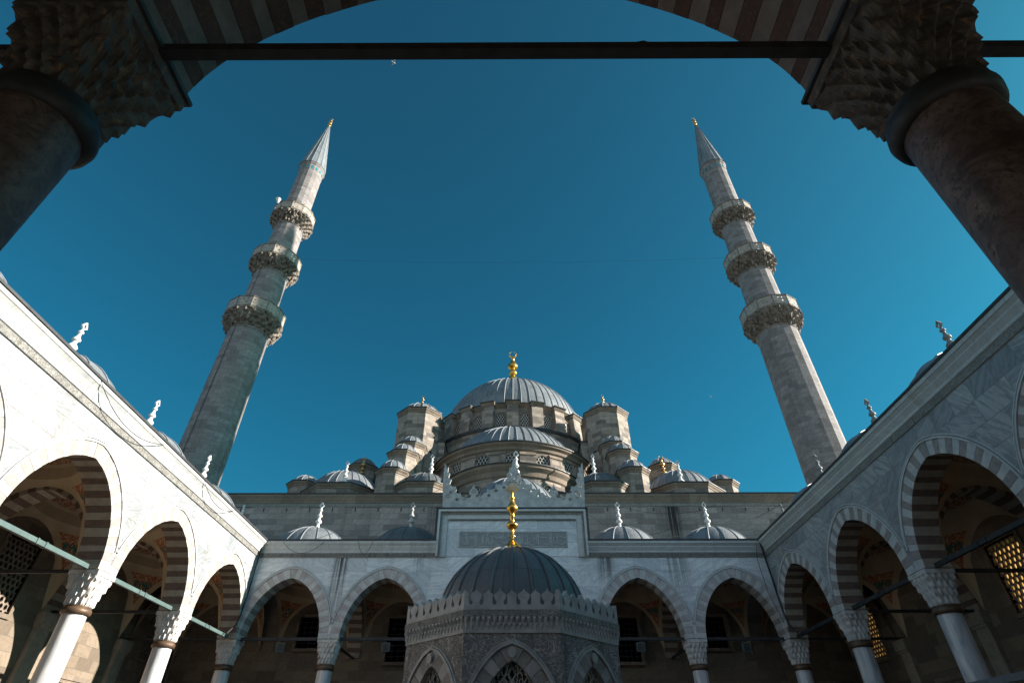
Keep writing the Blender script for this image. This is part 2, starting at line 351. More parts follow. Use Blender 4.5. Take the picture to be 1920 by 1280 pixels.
# ---------------------------------------------------------------- architectural pieces
def arch_pts(a, h, n, k=.23, hs=0):
    """half-points of a pointed arch from right springing (a,0) over the apex (0,h) to the left; hs = stilt"""
    out = []
    for i in range(n + 1):
        th = pi * i / n; x = a * cos(th); u = min(1, abs(x) / a)
        out.append((x, hs + (h - hs) * ((1 - k) * sqrt(max(0, 1 - u * u)) + k * (1 - u))))
    if hs: out = [(a, 0)] + out + [(-a, 0)]
    return out
def offset_pts(P, d):
    out = []
    for i, (x, z) in enumerate(P):
        a = P[max(0, i - 1)]; b = P[min(len(P) - 1, i + 1)]
        tx, tz = b[0] - a[0], b[1] - a[1]; L = math.hypot(tx, tz) or 1
        out.append((x + tz / L * d, z - tx / L * d))
    return out

def arch_ring(mb, P, cx, z0, thick, y0, y1, na, nb, seed=0, sub=1, same=False):
    """voussoirs along the profile: material 0/1 alternate on faces, 2/3 on the soffit"""
    rnd = random.Random(seed); O = offset_pts(P, thick)
    # resample by arc length
    L = [0]
    for i in range(1, len(P)): L.append(L[-1] + math.hypot(P[i][0] - P[i - 1][0], P[i][1] - P[i - 1][1]))
    def at(Q, s):
        for i in range(1, len(L)):
            if s <= L[i] + 1e-9:
                f = (s - L[i - 1]) / max(1e-9, L[i] - L[i - 1]); return (Q[i - 1][0] + (Q[i][0] - Q[i - 1][0]) * f, Q[i - 1][1] + (Q[i][1] - Q[i - 1][1]) * f)
        return Q[-1]
    N = na; tot = L[-1]; cuts = [0] + [(k + rnd.uniform(-.13, .13)) / N for k in range(1, N)] + [1]
    for k in range(N):
        s0, s1 = tot * cuts[k], tot * cuts[k + 1]; m = k % 2; jy = rnd.uniform(-.006, .004)
        ss = [s0 + .004, (s0 + s1) / 2, s1 - .004]
        for j in range(2):
            a, b = at(P, ss[j]), at(P, ss[j + 1]); c, d = at(O, ss[j + 1]), at(O, ss[j])
            q = [(cx + x, z0 + z) for x, z in (a, b, c, d)]
            f0 = [(x, y0 + jy, z) for x, z in q]; f1 = [(x, y1, z) for x, z in q]
            mb.q(f0, m); mb.q(list(reversed(f1)), m)
            mb.q([f0[1], f0[0], f1[0], f1[1]], 2 + m)
            mb.q([f0[3], f0[2], f1[2], f1[3]], m)
            if j == 0: mb.q([f0[0], f0[3], f1[3], f1[0]], m)
            else: mb.q([f0[2], f0[1], f1[1], f1[2]], m)

def arch_fill(mb, P, cx, z0, thick, xl, xr, ztop, y0, y1, mi=0):
    """wall above an arch ring up to ztop, between xl and xr"""
    O = offset_pts(P, thick - .01)
    O = [(min(max(cx + x, xl), xr), z0 + z) for x, z in O]
    O = [(xr, z0)] + O + [(xl, z0)]
    for i in range(len(O) - 1):
        (xa, za), (xb, zb) = O[i], O[i + 1]
        if abs(xa - xb) < 1e-5: continue
        mb.q([(xb, y0, zb), (xa, y0, za), (xa, y0, ztop), (xb, y0, ztop)], mi)
        mb.q([(xa, y1, za), (xb, y1, zb), (xb, y1, ztop), (xa, y1, ztop)], mi)

def ring_mould(mb, P, cx, z0, d, w_, y0, pr, mi=0, zmin=.5):
    A = offset_pts(P, d); B = offset_pts(P, d + w_)
    for i in range(len(A) - 1):
        if min(A[i][1], A[i + 1][1]) < zmin: continue
        p = [(cx + x, z0 + z) for x, z in (A[i], A[i + 1], B[i + 1], B[i])]
        f = [(x, y0 - pr, z) for x, z in p]; g = [(x, y0 + .01, z) for x, z in p]
        mb.q(f, mi); mb.q([f[1], f[0], g[0], g[1]], mi); mb.q([f[3], f[2], g[2], g[3]], mi)

def teeth_cell(mb, cx, cy, dx, dy, wid, dep, zt, zb, mi=0):
    """one muqarnas cell: an upper block with a faceted drop below; (dx,dy) outward direction"""
    tx, ty = -dy, dx; h = wid / 2
    def P(a, b, z): return (cx + tx * a + dx * b, cy + ty * a + dy * b, z)
    zm = zt - (zt - zb) * .42
    top = [P(-h, -dep, zt), P(h, -dep, zt), P(h, dep * .9, zt), P(-h, dep * .9, zt)]
    mid = [P(-h, -dep, zm), P(h, -dep, zm), P(h * .96, dep * .05, zm), P(-h * .96, dep * .05, zm)]
    rd = P(0, dep * 1.35, zm + (zt - zm) * .12)
    tip = P(0, dep * .15, zb)
    mb.q([top[3], top[2], rd], mi); mb.q([top[2], mid[2], rd], mi); mb.q([mid[3], top[3], rd], mi)
    mb.q([mid[2], tip, rd], mi); mb.q([tip, mid[3], rd], mi)
    mb.q([top[2], top[1], mid[1], mid[2]], mi); mb.q([top[0], top[3], mid[3], mid[0]], mi)
    mb.q([mid[2], mid[1], tip], mi); mb.q([mid[0], mid[3], tip], mi); mb.q([mid[1], mid[0], tip], mi)
    mb.q([top[0], top[1], top[2], top[3]], mi)

def muq_rings(mb, cx, cy, N, tiers, z0, z1, rad, amp, band=.45, mi=0, ph=0):
    """stalactite vaulting as tiers of star-shaped rings whose points swap from tier to tier; rad(t, a) = radius at height fraction t"""
    S = 6; K = S * N
    def ring(t, p, z):
        out = []
        for k in range(K):
            a = 2 * pi * k / K + ph; f = ((k + p * S / 2) % S) / S; w_ = 1 - 2 * abs(sin(pi * f)) ** .8
            r = rad(t, a) + amp * w_
            out.append((cx + r * cos(a), cy + r * sin(a), z - .22 * (z1 - z0) / tiers * max(0, w_)))
        return out
    prev = None
    for j in range(tiers, -1, -1):
        t = j / tiers; z = z0 + (z1 - z0) * t; p = j % 2
        hb = (z1 - z0) / tiers * band
        top = ring(t, p, z); 
        top = [(x, y, z) for x, y, _ in top]
        if prev:
            for k in range(K):
                k2 = (k + 1) % K; mb.q([top[k], top[k2], prev[k2]], mi); mb.q([top[k], prev[k2], prev[k]], mi)
        if j == 0: break
        low = ring(t, p, z - hb)
        for k in range(K): k2 = (k + 1) % K; mb.q([low[k], low[k2], top[k2], top[k]], mi)
        prev = low

def capital_mesh(mb, cx, cy, z0, z1, r0, hw, tiers=4, cells=5, mi=0):
    """square abacus over muqarnas tiers closing in on the round shaft"""
    ab = .13 * (z1 - z0)
    mb.box(cx - hw, cx + hw, cy - hw, cy + hw, z1 - ab, z1, mi)
    H = (z1 - ab - z0)
    # solid core, square to round
    n = 32; prof = []
    for j in range(7):
        t = j / 6; z = z0 + H * t; ring = []
        for k in range(n):
            a = 2 * pi * k / n + pi / 4; rc = r0 * 1.02; sq = hw * .80 / max(abs(cos(a)), abs(sin(a)))
            tt = t ** 1.2; r = rc * (1 - tt) + sq * tt
            ring.append((cx + r * cos(a), cy + r * sin(a), z))
        prof.append(ring)
    for j in range(6):
        for k in range(n):
            k2 = (k + 1) % n; mb.q([prof[j][k], prof[j][k2], prof[j + 1][k2], prof[j + 1][k]], mi)
    def rad(t, a):
        sq = hw * .97 / max(abs(cos(a)), abs(sin(a))); tt = t ** 1.15
        return r0 * 1.04 * (1 - tt) + sq * tt
    muq_rings(mb, cx, cy, 4 * cells, tiers, z0, z1 - ab - .001, rad, .025 * hw / .42, .5, mi, pi / (8 * cells))

def make_column(parent, T, flip, x, y, zt=6.4, r=.31, hw=.43, shaft_mat='column', z_cap=5.38, near=False, cap_mat='capital'):
    col = empty('column', parent)
    mb = MB(T, flip); mb.lathe([(r * 1.02, .45), (r * 1.03, 1.5), (r, z_cap - .02)], 40 if near else 28, (x, y)); mb.build('shaft', M[shaft_mat], col, 50)
    mb = MB(T, flip); mb.lathe([(0, 0), (r * 1.55, 0), (r * 1.55, .18), (r * 1.35, .2), (r * 1.45, .3), (r * 1.2, .38), (r * 1.08, .45), (0, .45)], 28, (x, y)); mb.build('base', M['marble_plain'], col, 40)
    mb = MB(T, flip); zc = z_cap
    mb.lathe([(r * .98, zc - .12), (r * 1.1, zc - .12), (r * 1.2, zc - .09), (r * 1.24, zc - .03), (r * 1.2, zc + .03), (r * 1.1, zc + .06), (r * 1.12, zc + .1), (r * .98, zc + .11)], 48 if near else 28, (x, y)); mb.build('collar', M['iron' if near else 'bronze'], col, 50)
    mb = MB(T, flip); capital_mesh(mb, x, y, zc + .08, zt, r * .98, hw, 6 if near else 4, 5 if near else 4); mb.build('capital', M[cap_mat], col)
    return col

def dome_mesh(mb, cx, cy, zb, rb, h, n=32, m=10, mi=0):
    """spherical cap with base radius rb and rise h"""
    Rs = (rb * rb + h * h) / (2 * h); zc = zb + h - Rs; t0 = math.acos(max(-1, min(1, (zb - zc) / Rs)))
    prof = [(Rs * sin(t0 * (1 - j / m)), zc + Rs * cos(t0 * (1 - j / m))) for j in range(m + 1)]
    prof[-1] = (.01, prof[-1][1]); mb.lathe(prof, n, (cx, cy), mi, uvr=rb)
    return prof
def dome_ribs(mb, cx, cy, prof, n, rr, mi=0, a0=0, a1=2 * pi, off=0):
    full = abs(a1 - a0 - 2 * pi) < 1e-6
    for k in range(n if full else n + 1):
        a = a0 + (a1 - a0) * (k + off) / n
        mb.tube([(cx + (r + rr * .25) * cos(a), cy + (r + rr * .25) * sin(a), z + rr * .2) for r, z in prof[:-1] if r > rr * 1.2], rr, 5, mi)
def dome(parent, name, cx, cy, zb, rb, h, ribs=24, rr=.035, mat='lead', ribmat=None, n=48, T=None, flip=False, m=12):
    mb = MB(T, flip); prof = dome_mesh(mb, cx, cy, zb, rb, h, n, m); dome_ribs(mb, cx, cy, prof, ribs, rr, 1)
    return mb.build(name, [M[mat], M[ribmat or mat]], parent, 60)

def finial(parent, cx, cy, z, H, mat='white_marble', kind='marble', T=None, flip=False, name='finial'):
    mb = MB(T, flip); s = H
    if kind == 'marble':
        prof = [(.15, 0), (.14, .03), (.075, .12), (.05, .20), (.05, .25), (.10, .28), (.11, .32), (.075, .37), (.045, .42), (.045, .46), (.085, .49), (.085, .53), (.05, .58), (.035, .64), (.035, .68), (.06, .70), (.06, .73), (.03, .76), (.025, .80)]
        mb.lathe([(r * s, z + t * s) for r, t in prof], 14, (cx, cy)); tk = .045 * s
        d = [(0, .78), (.085, .87), (.05, .93), (0, 1.0), (-.05, .93), (-.085, .87)]
        g = [(0, .83), (.04, .87), (.0, .93), (-.04, .87)]
        mb2 = [(cx + x * s, z + t * s) for x, t in d]
        for k in range(6):
            k2 = (k + 1) % 6; gi = [(0, .82), (.042, .875), (.025, .915), (0, .94), (-.025, .915), (-.042, .875)]
            a, b = d[k], d[k2]; c_, e_ = gi[k2], gi[k]
            mb.poly([(cx + p[0] * s, z + p[1] * s) for p in (a, b, c_, e_)], cy - tk / 2, cy + tk / 2)
    elif kind == 'crescent':
        prof = [(.09, 0), (.07, .05), (.045, .16), (.07, .2), (.12, .24), (.12, .28), (.06, .33), (.04, .37), (.085, .41), (.085, .45), (.04, .5), (.04, .55), (.10, .58), (.105, .63), (.055, .70), (.035, .76), (.045, .79), (.02, .82), (.015, .87)]
        mb.lathe([(r * s, z + t * s) for r, t in prof], 14, (cx, cy))
        pts = []; n = 14
        for k in range(n + 1):
            a = -pi / 2 + (k / n - .5) * 2 * pi * .92; pts.append((cx + .075 * s * cos(a), cy, z + (.925 + .075 * sin(a)) * s))
        mb.tube(pts, [.004 * s + .016 * s * sin(pi * k / n) for k in range(n + 1)], 6)
    return mb.build(name, M[mat], parent, 50)

def lattice(mb, x0, x1, z0, z1, y, cell, hole, depth=.05, arch=False, mi=0, glass=None, gmb=None):
    """stone screen of hexagonal cells with round openings"""
    w_ = cell * sqrt(3); rows = int((z1 - z0) / (1.5 * cell)) + 2; cols = int((x1 - x0) / w_) + 2; cxm = (x0 + x1) / 2; hw = (x1 - x0) / 2
    def inside(x, z, m=0):
        if abs(x - cxm) > hw + m or z < z0 - m: return False
        if not arch: return z <= z1 + m
        rise = hw * 1.15; zs = z1 - rise
        if z <= zs: return True
        return ((x - cxm) / (hw + m)) ** 2 + ((z - zs) / (rise + m)) ** 2 <= 1
    for r in range(rows):
        for c in range(cols):
            cx = x0 + (c + (.5 if r % 2 else 0)) * w_; cz = z0 + r * 1.5 * cell
            if not inside(cx, cz, cell * .35): continue
            n = 12; H = []; I = []
            for k in range(n):
                a = 2 * pi * k / n + pi / 6; rr = cell if k % 2 == 0 else cell * cos(pi / 6)
                H.append((cx + rr * cos(a), cz + rr * sin(a))); I.append((cx + hole * cos(a), cz + hole * 1.12 * sin(a)))
            for k in range(n):
                k2 = (k + 1) % n
                mb.q([(H[k][0], y, H[k][1]), (I[k][0], y, I[k][1]), (I[k2][0], y, I[k2][1]), (H[k2][0], y, H[k2][1])], mi)
                mb.q([(I[k][0], y, I[k][1]), (I[k][0], y + depth, I[k][1]), (I[k2][0], y + depth, I[k2][1]), (I[k2][0], y, I[k2][1])], mi)

def wall_open(mb, x0, x1, z0, z1, y0, y1, opens, mi=0):
    """wall slab with rectangular openings [(xa,xb,za,zb)]"""
    xs = sorted(set([x0, x1] + [v for o in opens for v in o[:2]]))
    for a, b in zip(xs, xs[1:]):
        hs = sorted([(o[2], o[3]) for o in opens if o[0] <= a + 1e-6 and o[1] >= b - 1e-6]); z = z0
        for lo, hi in hs + [(z1, z1)]:
            if lo - z > 1e-4:
                mb.q([(a, y0, z), (b, y0, z), (b, y0, lo), (a, y0, lo)], mi); mb.q([(b, y1, z), (a, y1, z), (a, y1, lo), (b, y1, lo)], mi)
            z = hi
    for xa, xb, za, zb in opens:
        mb.q([(xa, y0, za), (xa, y1, za), (xb, y1, za), (xb, y0, za)], mi); mb.q([(xa, y0, zb), (xb, y0, zb), (xb, y1, zb), (xa, y1, zb)], mi)
        mb.q([(xa, y0, za), (xa, y0, zb), (xa, y1, zb), (xa, y1, za)], mi); mb.q([(xb, y0, za), (xb, y1, za), (xb, y1, zb), (xb, y0, zb)], mi)
    mb.q([(x0, y0, z1), (x1, y0, z1), (x1, y1, z1), (x0, y1, z1)], mi)

def sail_vault(parent, T, flip, xa, xb, ya, yb, zs=6.4, h=3.65, hd=1.35):
    cx, cy, hx, hy = (xa + xb) / 2, (ya + yb) / 2, (xb - xa) / 2, (yb - ya) / 2
    mb = MB(T, flip); n = 48
    def pend(r): return zs + h * sqrt(max(0, 1 - r * r / 2))
    rings = []
    zc = pend(.97)
    for j in range(9):
        r = .9 * j / 8; rings.append([(r * cos(2 * pi * k / n), r * sin(2 * pi * k / n), zc + .12 + hd * sqrt(max(0, 1 - (r / .93) ** 2))) for k in range(n)])
    rings.append([(.93 * cos(2 * pi * k / n), .93 * sin(2 * pi * k / n), zc + .1) for k in range(n)])
    rings.append([(.97 * cos(2 * pi * k / n), .97 * sin(2 * pi * k / n), zc) for k in range(n)])
    for j in range(1, 9):
        t = j / 8; ring = []
        for k in range(n):
            a = 2 * pi * k / n; sq = 1 / max(abs(cos(a)), abs(sin(a))); r = .97 + (max(sq, .97) - .97) * t
            ring.append((r * cos(a), r * sin(a), pend(min(r, sqrt(2)))))
        rings.append(ring)
    for j in range(len(rings) - 1):
        for k in range(n):
            k2 = (k + 1) % n; q = [rings[j][k], rings[j][k2], rings[j + 1][k2], rings[j + 1][k]]
            mb.q([(cx + p[0] * hx, cy + p[1] * hy, p[2]) for p in q], 0, [(p[0], p[1]) for p in q])
    return mb.build('vault', M['pend'], parent, 50)

VMATS = ['vw', 'vr', 'bw_', 'br_']
ZC = 6.4     # capital top / springing
def arcade(name, T, flip, cols, depth, label, facing, opts):
    """cols: column centre positions along the arcade; front face y=0, columns at y=.38, back wall at y=depth"""
    root = tag(empty(name), label, 'arcade' if name == 'arcade' else 'portico')
    th = .76; yc = .38
    zt = opts.get('ztop', 10.0); vm = [M[m] for m in opts.get('vmats', VMATS)]
    wallmb = MB(T, flip)
    nb = len(cols) - 1
    spr = .45
    for i in range(nb):
        a, b = cols[i], cols[i + 1]; cx = (a + b) / 2; half = (b - a) / 2 - spr
        rise = opts.get('rise', {}).get(i, 2.46); n = 40
        k = opts.get('k', .12)
        P = arch_pts(half, rise, n, k)
        rt = min(.42, (b - a) / 2 - half - .02)
        mb = MB(T, flip); arch_ring(mb, P, cx, ZC + .02, .42, -.012, th + .012, opts.get('nv', {}).get(i, 31), 0, seed=i)
        mb.build('arch', vm, root)
        arch_fill(wallmb, P, cx, ZC + .02, .42, a, b, zt, 0, th)
        mb = MB(T, flip); ring_mould(mb, P, cx, ZC, .44, .05, 0, .05); ring_mould(mb, P, cx, ZC, .53, .035, 0, .03)
        mb.build('arch_moulding', M['marble_plain'], root)
    # springer blocks between the rings and above the outer capitals
    for i, c in enumerate(cols):
        wallmb.box(c - .03, c + .03, -.004, th + .004, ZC, ZC + .4)
    wallmb.build('spandrel_wall', M[opts.get('wall', 'marble')], root)
    return root

def cornice(parent, T, flip, x0, x1, zb=9.85, zt=10.55, y=0, name='cornice', dent=True, mat='marble_plain', yend=None, pr=.3, mit0=0, mit1=0):
    """moulded eaves cornice; mit0/mit1 = +1 or -1 to mitre the ends with projection"""
    h = zt - zb
    e = pr / .3
    prof = [(.0, zb), (.05 * e, zb), (.06 * e, zb + .26 * h), (.10 * e, zb + .29 * h), (.11 * e, zb + .40 * h), (.20 * e, zb + .62 * h), (.20 * e, zb + .67 * h), (.27 * e, zb + .80 * h), (pr, zb + .83 * h), (pr, zt)]
    mb = MB(T, flip)
    for k_, ((p0, z0), (p1, z1)) in enumerate(zip(prof, prof[1:])):
        mb.q([(x0 + mit0 * p0, y - p0, z0), (x1 - mit1 * p0, y - p0, z0), (x1 - mit1 * p1, y - p1, z1), (x0 + mit0 * p1, y - p1, z1)], 1 if k_ == 1 else 0)
    if dent:
        n = int((x1 - x0) / .085); d0 = .055 * e
        for k in range(n):
            xc = x0 + (k + .5) * (x1 - x0) / n
            if xc < x0 + mit0 * d0 + .05 or xc > x1 - mit1 * d0 - .05: continue
            mb.poly([(xc - .03, zb + .27 * h), (xc - .028, zb + .14 * h), (xc, zb + .05 * h), (xc + .028, zb + .14 * h), (xc + .03, zb + .27 * h)], y - d0 - .022, y - d0 + .01, 1)
    o = mb.build(name, [M[mat], M['carved_band']], parent)
    mb = MB(T, flip); mb.q([(x0 + mit0 * (pr + .04), y - pr - .04, zt), (x1 - mit1 * (pr + .04), y - pr - .04, zt), (x1 - mit1 * (pr + .04), y - pr - .04, zt + .07), (x0 + mit0 * (pr + .04), y - pr - .04, zt + .07)])
    mb.q([(x0 + mit0 * (pr + .04), y - pr - .04, zt), (x0, y + .05, zt), (x1, y + .05, zt), (x1 - mit1 * (pr + .04), y - pr - .04, zt)])
    mb.q([(x0 + mit0 * (pr + .04), y - pr - .04, zt + .07), (x1 - mit1 * (pr + .04), y - pr - .04, zt + .07), (x1, y + 1.0, zt + .16), (x0, y + 1.0, zt + .16)])
    mb.build('lead_edge', M['flash'], o)
    return o

def transverse(parent, T, flip, x, y0, y1, rise=2.5):
    """striped arch from a column back to the rear wall, thickness along the arcade"""
    T2 = (lambda X, Y, Z: T(x - .33 + Y, X, Z)) if T else (lambda X, Y, Z: (x - .33 + Y, X, Z))
    half = (y1 - y0) / 2; P = arch_pts(half, rise, 32, .12)
    mb = MB(T2, not flip); arch_ring(mb, P, (y0 + y1) / 2, ZC, .42, 0, .66, 31, 0, seed=int(x * 7)); mb.build('transverse_arch', [M['bw_'], M['br_'], M['bw_'], M['br_']], parent)
    mb = MB(T2, not flip); arch_fill(mb, P, (y0 + y1) / 2, ZC, .42, y0 - .44, y1 + .44, 10.0, .05, .61); mb.build('transverse_wall', M['inner'], parent)

def tie(parent, pts, r=.055, mat='iron_green', T=None, flip=False, name='tie_rod', tags=True):
    mb = MB(T, flip); (x0, y0, z0), (x1, y1, z1) = pts
    if abs(x1 - x0) > abs(y1 - y0): mb.box(x0, x1, y0 - r * .8, y0 + r * .8, z0 - r, z0 + r)
    else: mb.box(x0 - r * .8, x0 + r * .8, y0, y1, z0 - r, z0 + r)
    if tags:
        L = abs(x1 - x0) + abs(y1 - y0)
        for f in (.46, .54):
            if abs(x1 - x0) > abs(y1 - y0): xc = x0 + (x1 - x0) * f; mb.box(xc - .03, xc + .03, y0 - r - .01, y0 + r + .01, z0 - r - .012, z0 + r + .012)
    return mb.build(name, M[mat], parent)

def window_unit(parent, T, flip, x0, x1, z0, z1, y, kind='grille', frame='lime_trim', lat='lattice_dark', cell=.115, hole=.082, proud=.06):
    w_ = empty('window', parent)
    mb = MB(T, flip); f = .14
    mb.box(x0 - f, x0, y - proud, y + .3, z0 - f, z1 + f); mb.box(x1, x1 + f, y - proud, y + .3, z0 - f, z1 + f)
    mb.box(x0, x1, y - proud, y + .3, z0 - f, z0); mb.box(x0, x1, y - proud, y + .3, z1, z1 + f)
    mb.build('frame', M[frame], w_)
    if kind == 'grille':
        mb = MB(T, flip); n = max(3, int((x1 - x0) / .24)); m = max(4, int((z1 - z0) / .24))
        for k in range(1, n): xc = x0 + (x1 - x0) * k / n; mb.box(xc - .014, xc + .014, y + .09, y + .12, z0, z1)
        for k in range(1, m): zc = z0 + (z1 - z0) * k / m; mb.box(x0, x1, y + .085, y + .125, zc - .014, zc + .014)
        mb.build('grille', M['iron'], w_)
        mb = MB(T, flip); mb.q([(x0, y + .25, z0), (x1, y + .25, z0), (x1, y + .25, z1), (x0, y + .25, z1)]); mb.build('pane', M['black'], w_)
    else:
        mb = MB(T, flip); lattice(mb, x0, x1, z0, z1, y + .04, cell, hole, .07); mb.build('screen', M[lat], w_)
        mb = MB(T, flip); mb.q([(x0, y + .2, z0), (x1, y + .2, z0), (x1, y + .2, z1), (x0, y + .2, z1)]); mb.build('pane', M['amber' if kind == 'amber' else 'black'], w_)
    return w_

# ---------------------------------------------------------------- ground
g = MB(); g.q([(-600, -300, -.02), (600, -300, -.02), (600, 900, -.02), (-600, 900, -.02)]); tag(g.build('ground', M['ground']), kind='structure')
g = MB(); g.q([(-18, -5, 0), (18, -5, 0), (18, 32, 0), (-18, 32, 0)]); tag(g.build('courtyard_paving', M['paving']), kind='structure')

# ---------------------------------------------------------------- side arcades
CY = [2.05, 7.03, 12.01, 16.99, 21.97, 26.95]
TL = lambda x, y, z: (-12 - y, x, z)
TR = lambda x, y, z: (12 + y, x, z)
TF = lambda x, y, z: (x, 26.7 + y, z)
TN = lambda x, y, z: (x, 2.43 - y, z)
DEP = 5.1
def side_arcade(T, flip, label, wname, amber):
    root = arcade('arcade', T, flip, CY, DEP, label, None, {'ztop': 9.9})
    cornice(root, T, flip, 2.05, 26.7, y=0, mit1=1, dent=False)
    for i, c in enumerate(CY[1:-1]):
        make_column(root, T, flip, c, .38)
    for i in range(1, 6):
        c = CY[i]
        if i < 5: transverse(root, T, flip, c, .8, DEP - .15)
        tie(root, [(c, .7, ZC + .06), (c, DEP, ZC + .06)], .05, 'iron', T, flip, 'tie_rod', False)
    for i in range(5):
        a, b = CY[i], CY[i + 1]
        tie(root, [(a + .42, .32, ZC + .07), (b - .42, .32, ZC + .07)], .06, 'iron' if amber else 'iron_green', T, flip)
        sail_vault(root, T, flip, a + .33, b - .33, .76, DEP)
    sail_vault(root, T, flip, 26.95 + .4, 31.45, .76, DEP)
    # rear wall with screened windows
    mids = [(CY[i] + CY[i + 1]) / 2 for i in range(5)] + [29.25]
    ops = [(m - .78, m + .78, 6.0, 8.2) for k, m in enumerate(mids) if k != 4]
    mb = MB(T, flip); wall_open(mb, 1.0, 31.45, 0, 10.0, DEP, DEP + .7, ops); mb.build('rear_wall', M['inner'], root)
    for o in ops:
        window_unit(root, T, flip, *o[:4], DEP, 'amber' if amber else 'dark', frame='inner', cell=.125, hole=.076)
    # lower windows and blind arches
    for m in mids[1:]:
        w_ = empty('lower_window', root); half = .75; z0 = 2.9
        P = arch_pts(half, 1.1, 24, .12, .0)
        mb = MB(T, flip); arch_ring(mb, P, m, z0, .3, DEP - .09, DEP + .0, 15, 0, seed=3); mb.build('arch', [M['bw_'], M['br_'], M['bw_'], M['br_']], w_)
        mb = MB(T, flip)
        for k in range(24): mb.q([(m + P[k][0], DEP - .012, z0 + P[k][1]), (m + P[k + 1][0], DEP - .012, z0 + P[k + 1][1]), (m + P[k + 1][0], DEP - .012, .9), (m + P[k][0], DEP - .012, .9)])
        mb.build('pane', M['black'], w_)
        mb = MB(T, flip); mb.box(m - 1.35, m + 1.35, DEP - .14, DEP - .005, 4.62, 4.78); mb.box(m - 1.3, m + 1.3, DEP - .1, DEP - .006, 4.5, 4.61); mb.build('ledge', M['lime_trim'], w_)
    # pilasters on the rear wall under the transverse arches
    for c in CY[1:]:
        mb = MB(T, flip); mb.box(c - .33, c + .33, DEP - .18, DEP - .003, 0, 5.9); mb.box(c - .38, c + .38, DEP - .24, DEP - .002, 5.9, 6.0); mb.box(c - .42, c + .42, DEP - .3, DEP - .001, 6.0, ZC); mb.build('pilaster', M['bw_'], root)
    # roof and outer domes
    mb = MB(T, flip); mb.q([(2.05, 1.0, 10.71), (31.4, 1.0, 10.71), (31.4, 3.2, 11.1), (2.05, 3.2, 11.1)]); mb.q([(2.05, 3.2, 11.1), (31.4, 3.2, 11.1), (31.4, 5.8, 10.6), (2.05, 5.8, 10.6)]); mb.box(2.05, 31.4, 5.6, 5.8, 9.9, 10.6)
    mb.q([(2.05, .76, 9.9), (2.05, 5.8, 9.9), (31.4, 5.8, 9.9), (31.4, .76, 9.9)])
    mb.build('roof', M['lead_dark'], root)
    for i, m in enumerate(mids):
        d = dome(root, 'dome', m, 2.75, 11.0, 2.15, 1.55 if i < 5 else 1.25, 16, .03, 'lead', 'lead_rib', 40, T, flip)
        zz = 12.5 if i < 5 else 12.2
        finial(d, m, 2.75, zz, 1.55 if i < 5 else 1.3, 'shaded_marble' if amber else 'white_marble', 'marble', T, flip)
    return root
side_arcade(TL, True, 'sunlit white marble arcade with striped arches on the left of the courtyard', 'left', False)
side_arcade(TR, False, 'shaded grey marble arcade with glowing amber windows on the right of the courtyard', 'right', True)

# ---------------------------------------------------------------- far portico with the inscribed portal
XF = [-12.38, -8.0, -3.6, 3.6, 8.0, 12.38]
root = arcade('portico', TF, False, XF, 4.75, 'pale marble portico below the mosque, its raised centre carved with a script panel and crest', None, {'ztop': 9.9, 'rise': {0: 2.52, 1: 2.52, 2: 3.0, 3: 2.52, 4: 2.52}, 'nv': {2: 45}, 'vmats': ['vw', 'vg', 'vw', 'vr'], 'wall': 'marble_far'})
far = root
for s in (-1, 1): pass
cornice(root, TF, False, -12.0, -3.62, mit0=1); cornice(root, TF, False, 3.62, 12.0, mit1=1)
for c in XF: make_column(root, TF, False, c, .38 if abs(c) < 12 else .38)
for i in range(5):
    a, b = XF[i], XF[i + 1]
    tie(root, [(a + .4, .32, ZC + .07), (b - .4, .32, ZC + .07)], .06, 'iron', TF, False)
    sail_vault(root, TF, False, a + .33, b - .33, .76, 4.75)
for c in XF[1:-1]:
    transverse(root, TF, False, c, .8, 4.6)
    tie(root, [(c, .7, ZC - .0), (c, 4.75, ZC - .0)], .05, 'iron', TF, False, 'tie_rod', False)
mb = MB(TF); mb.q([(-12, 1.0, 10.71), (12, 1.0, 10.71), (12, 2.5, 11.05), (-12, 2.5, 11.05)]); mb.q([(-12, 2.5, 11.05), (12, 2.5, 11.05), (12, 4.75, 10.9), (-12, 4.75, 10.9)])
mb.q([(-12, .76, 9.9), (12, .76, 9.9), (12, 4.75, 9.9), (-12, 4.75, 9.9)][::-1]); mb.build('roof', M['lead_dark'], root)
for c, mt in ((-10.45, 'lead'), (-5.45, 'lead_dark'), (5.75, 'lead'), (10.5, 'lead')):  # left inner dome and finial: portal shadow put into a darker colour
    d = dome(root, 'dome', c, 2.5, 10.9, 1.95, 1.2, 16, .03, mt, 'lead_rib' if mt == 'lead' else mt, 40, TF)
    finial(d, c, 2.5, 12.0, 1.6, 'white_marble' if c != -5.45 else 'grey_marble', 'marble', TF)
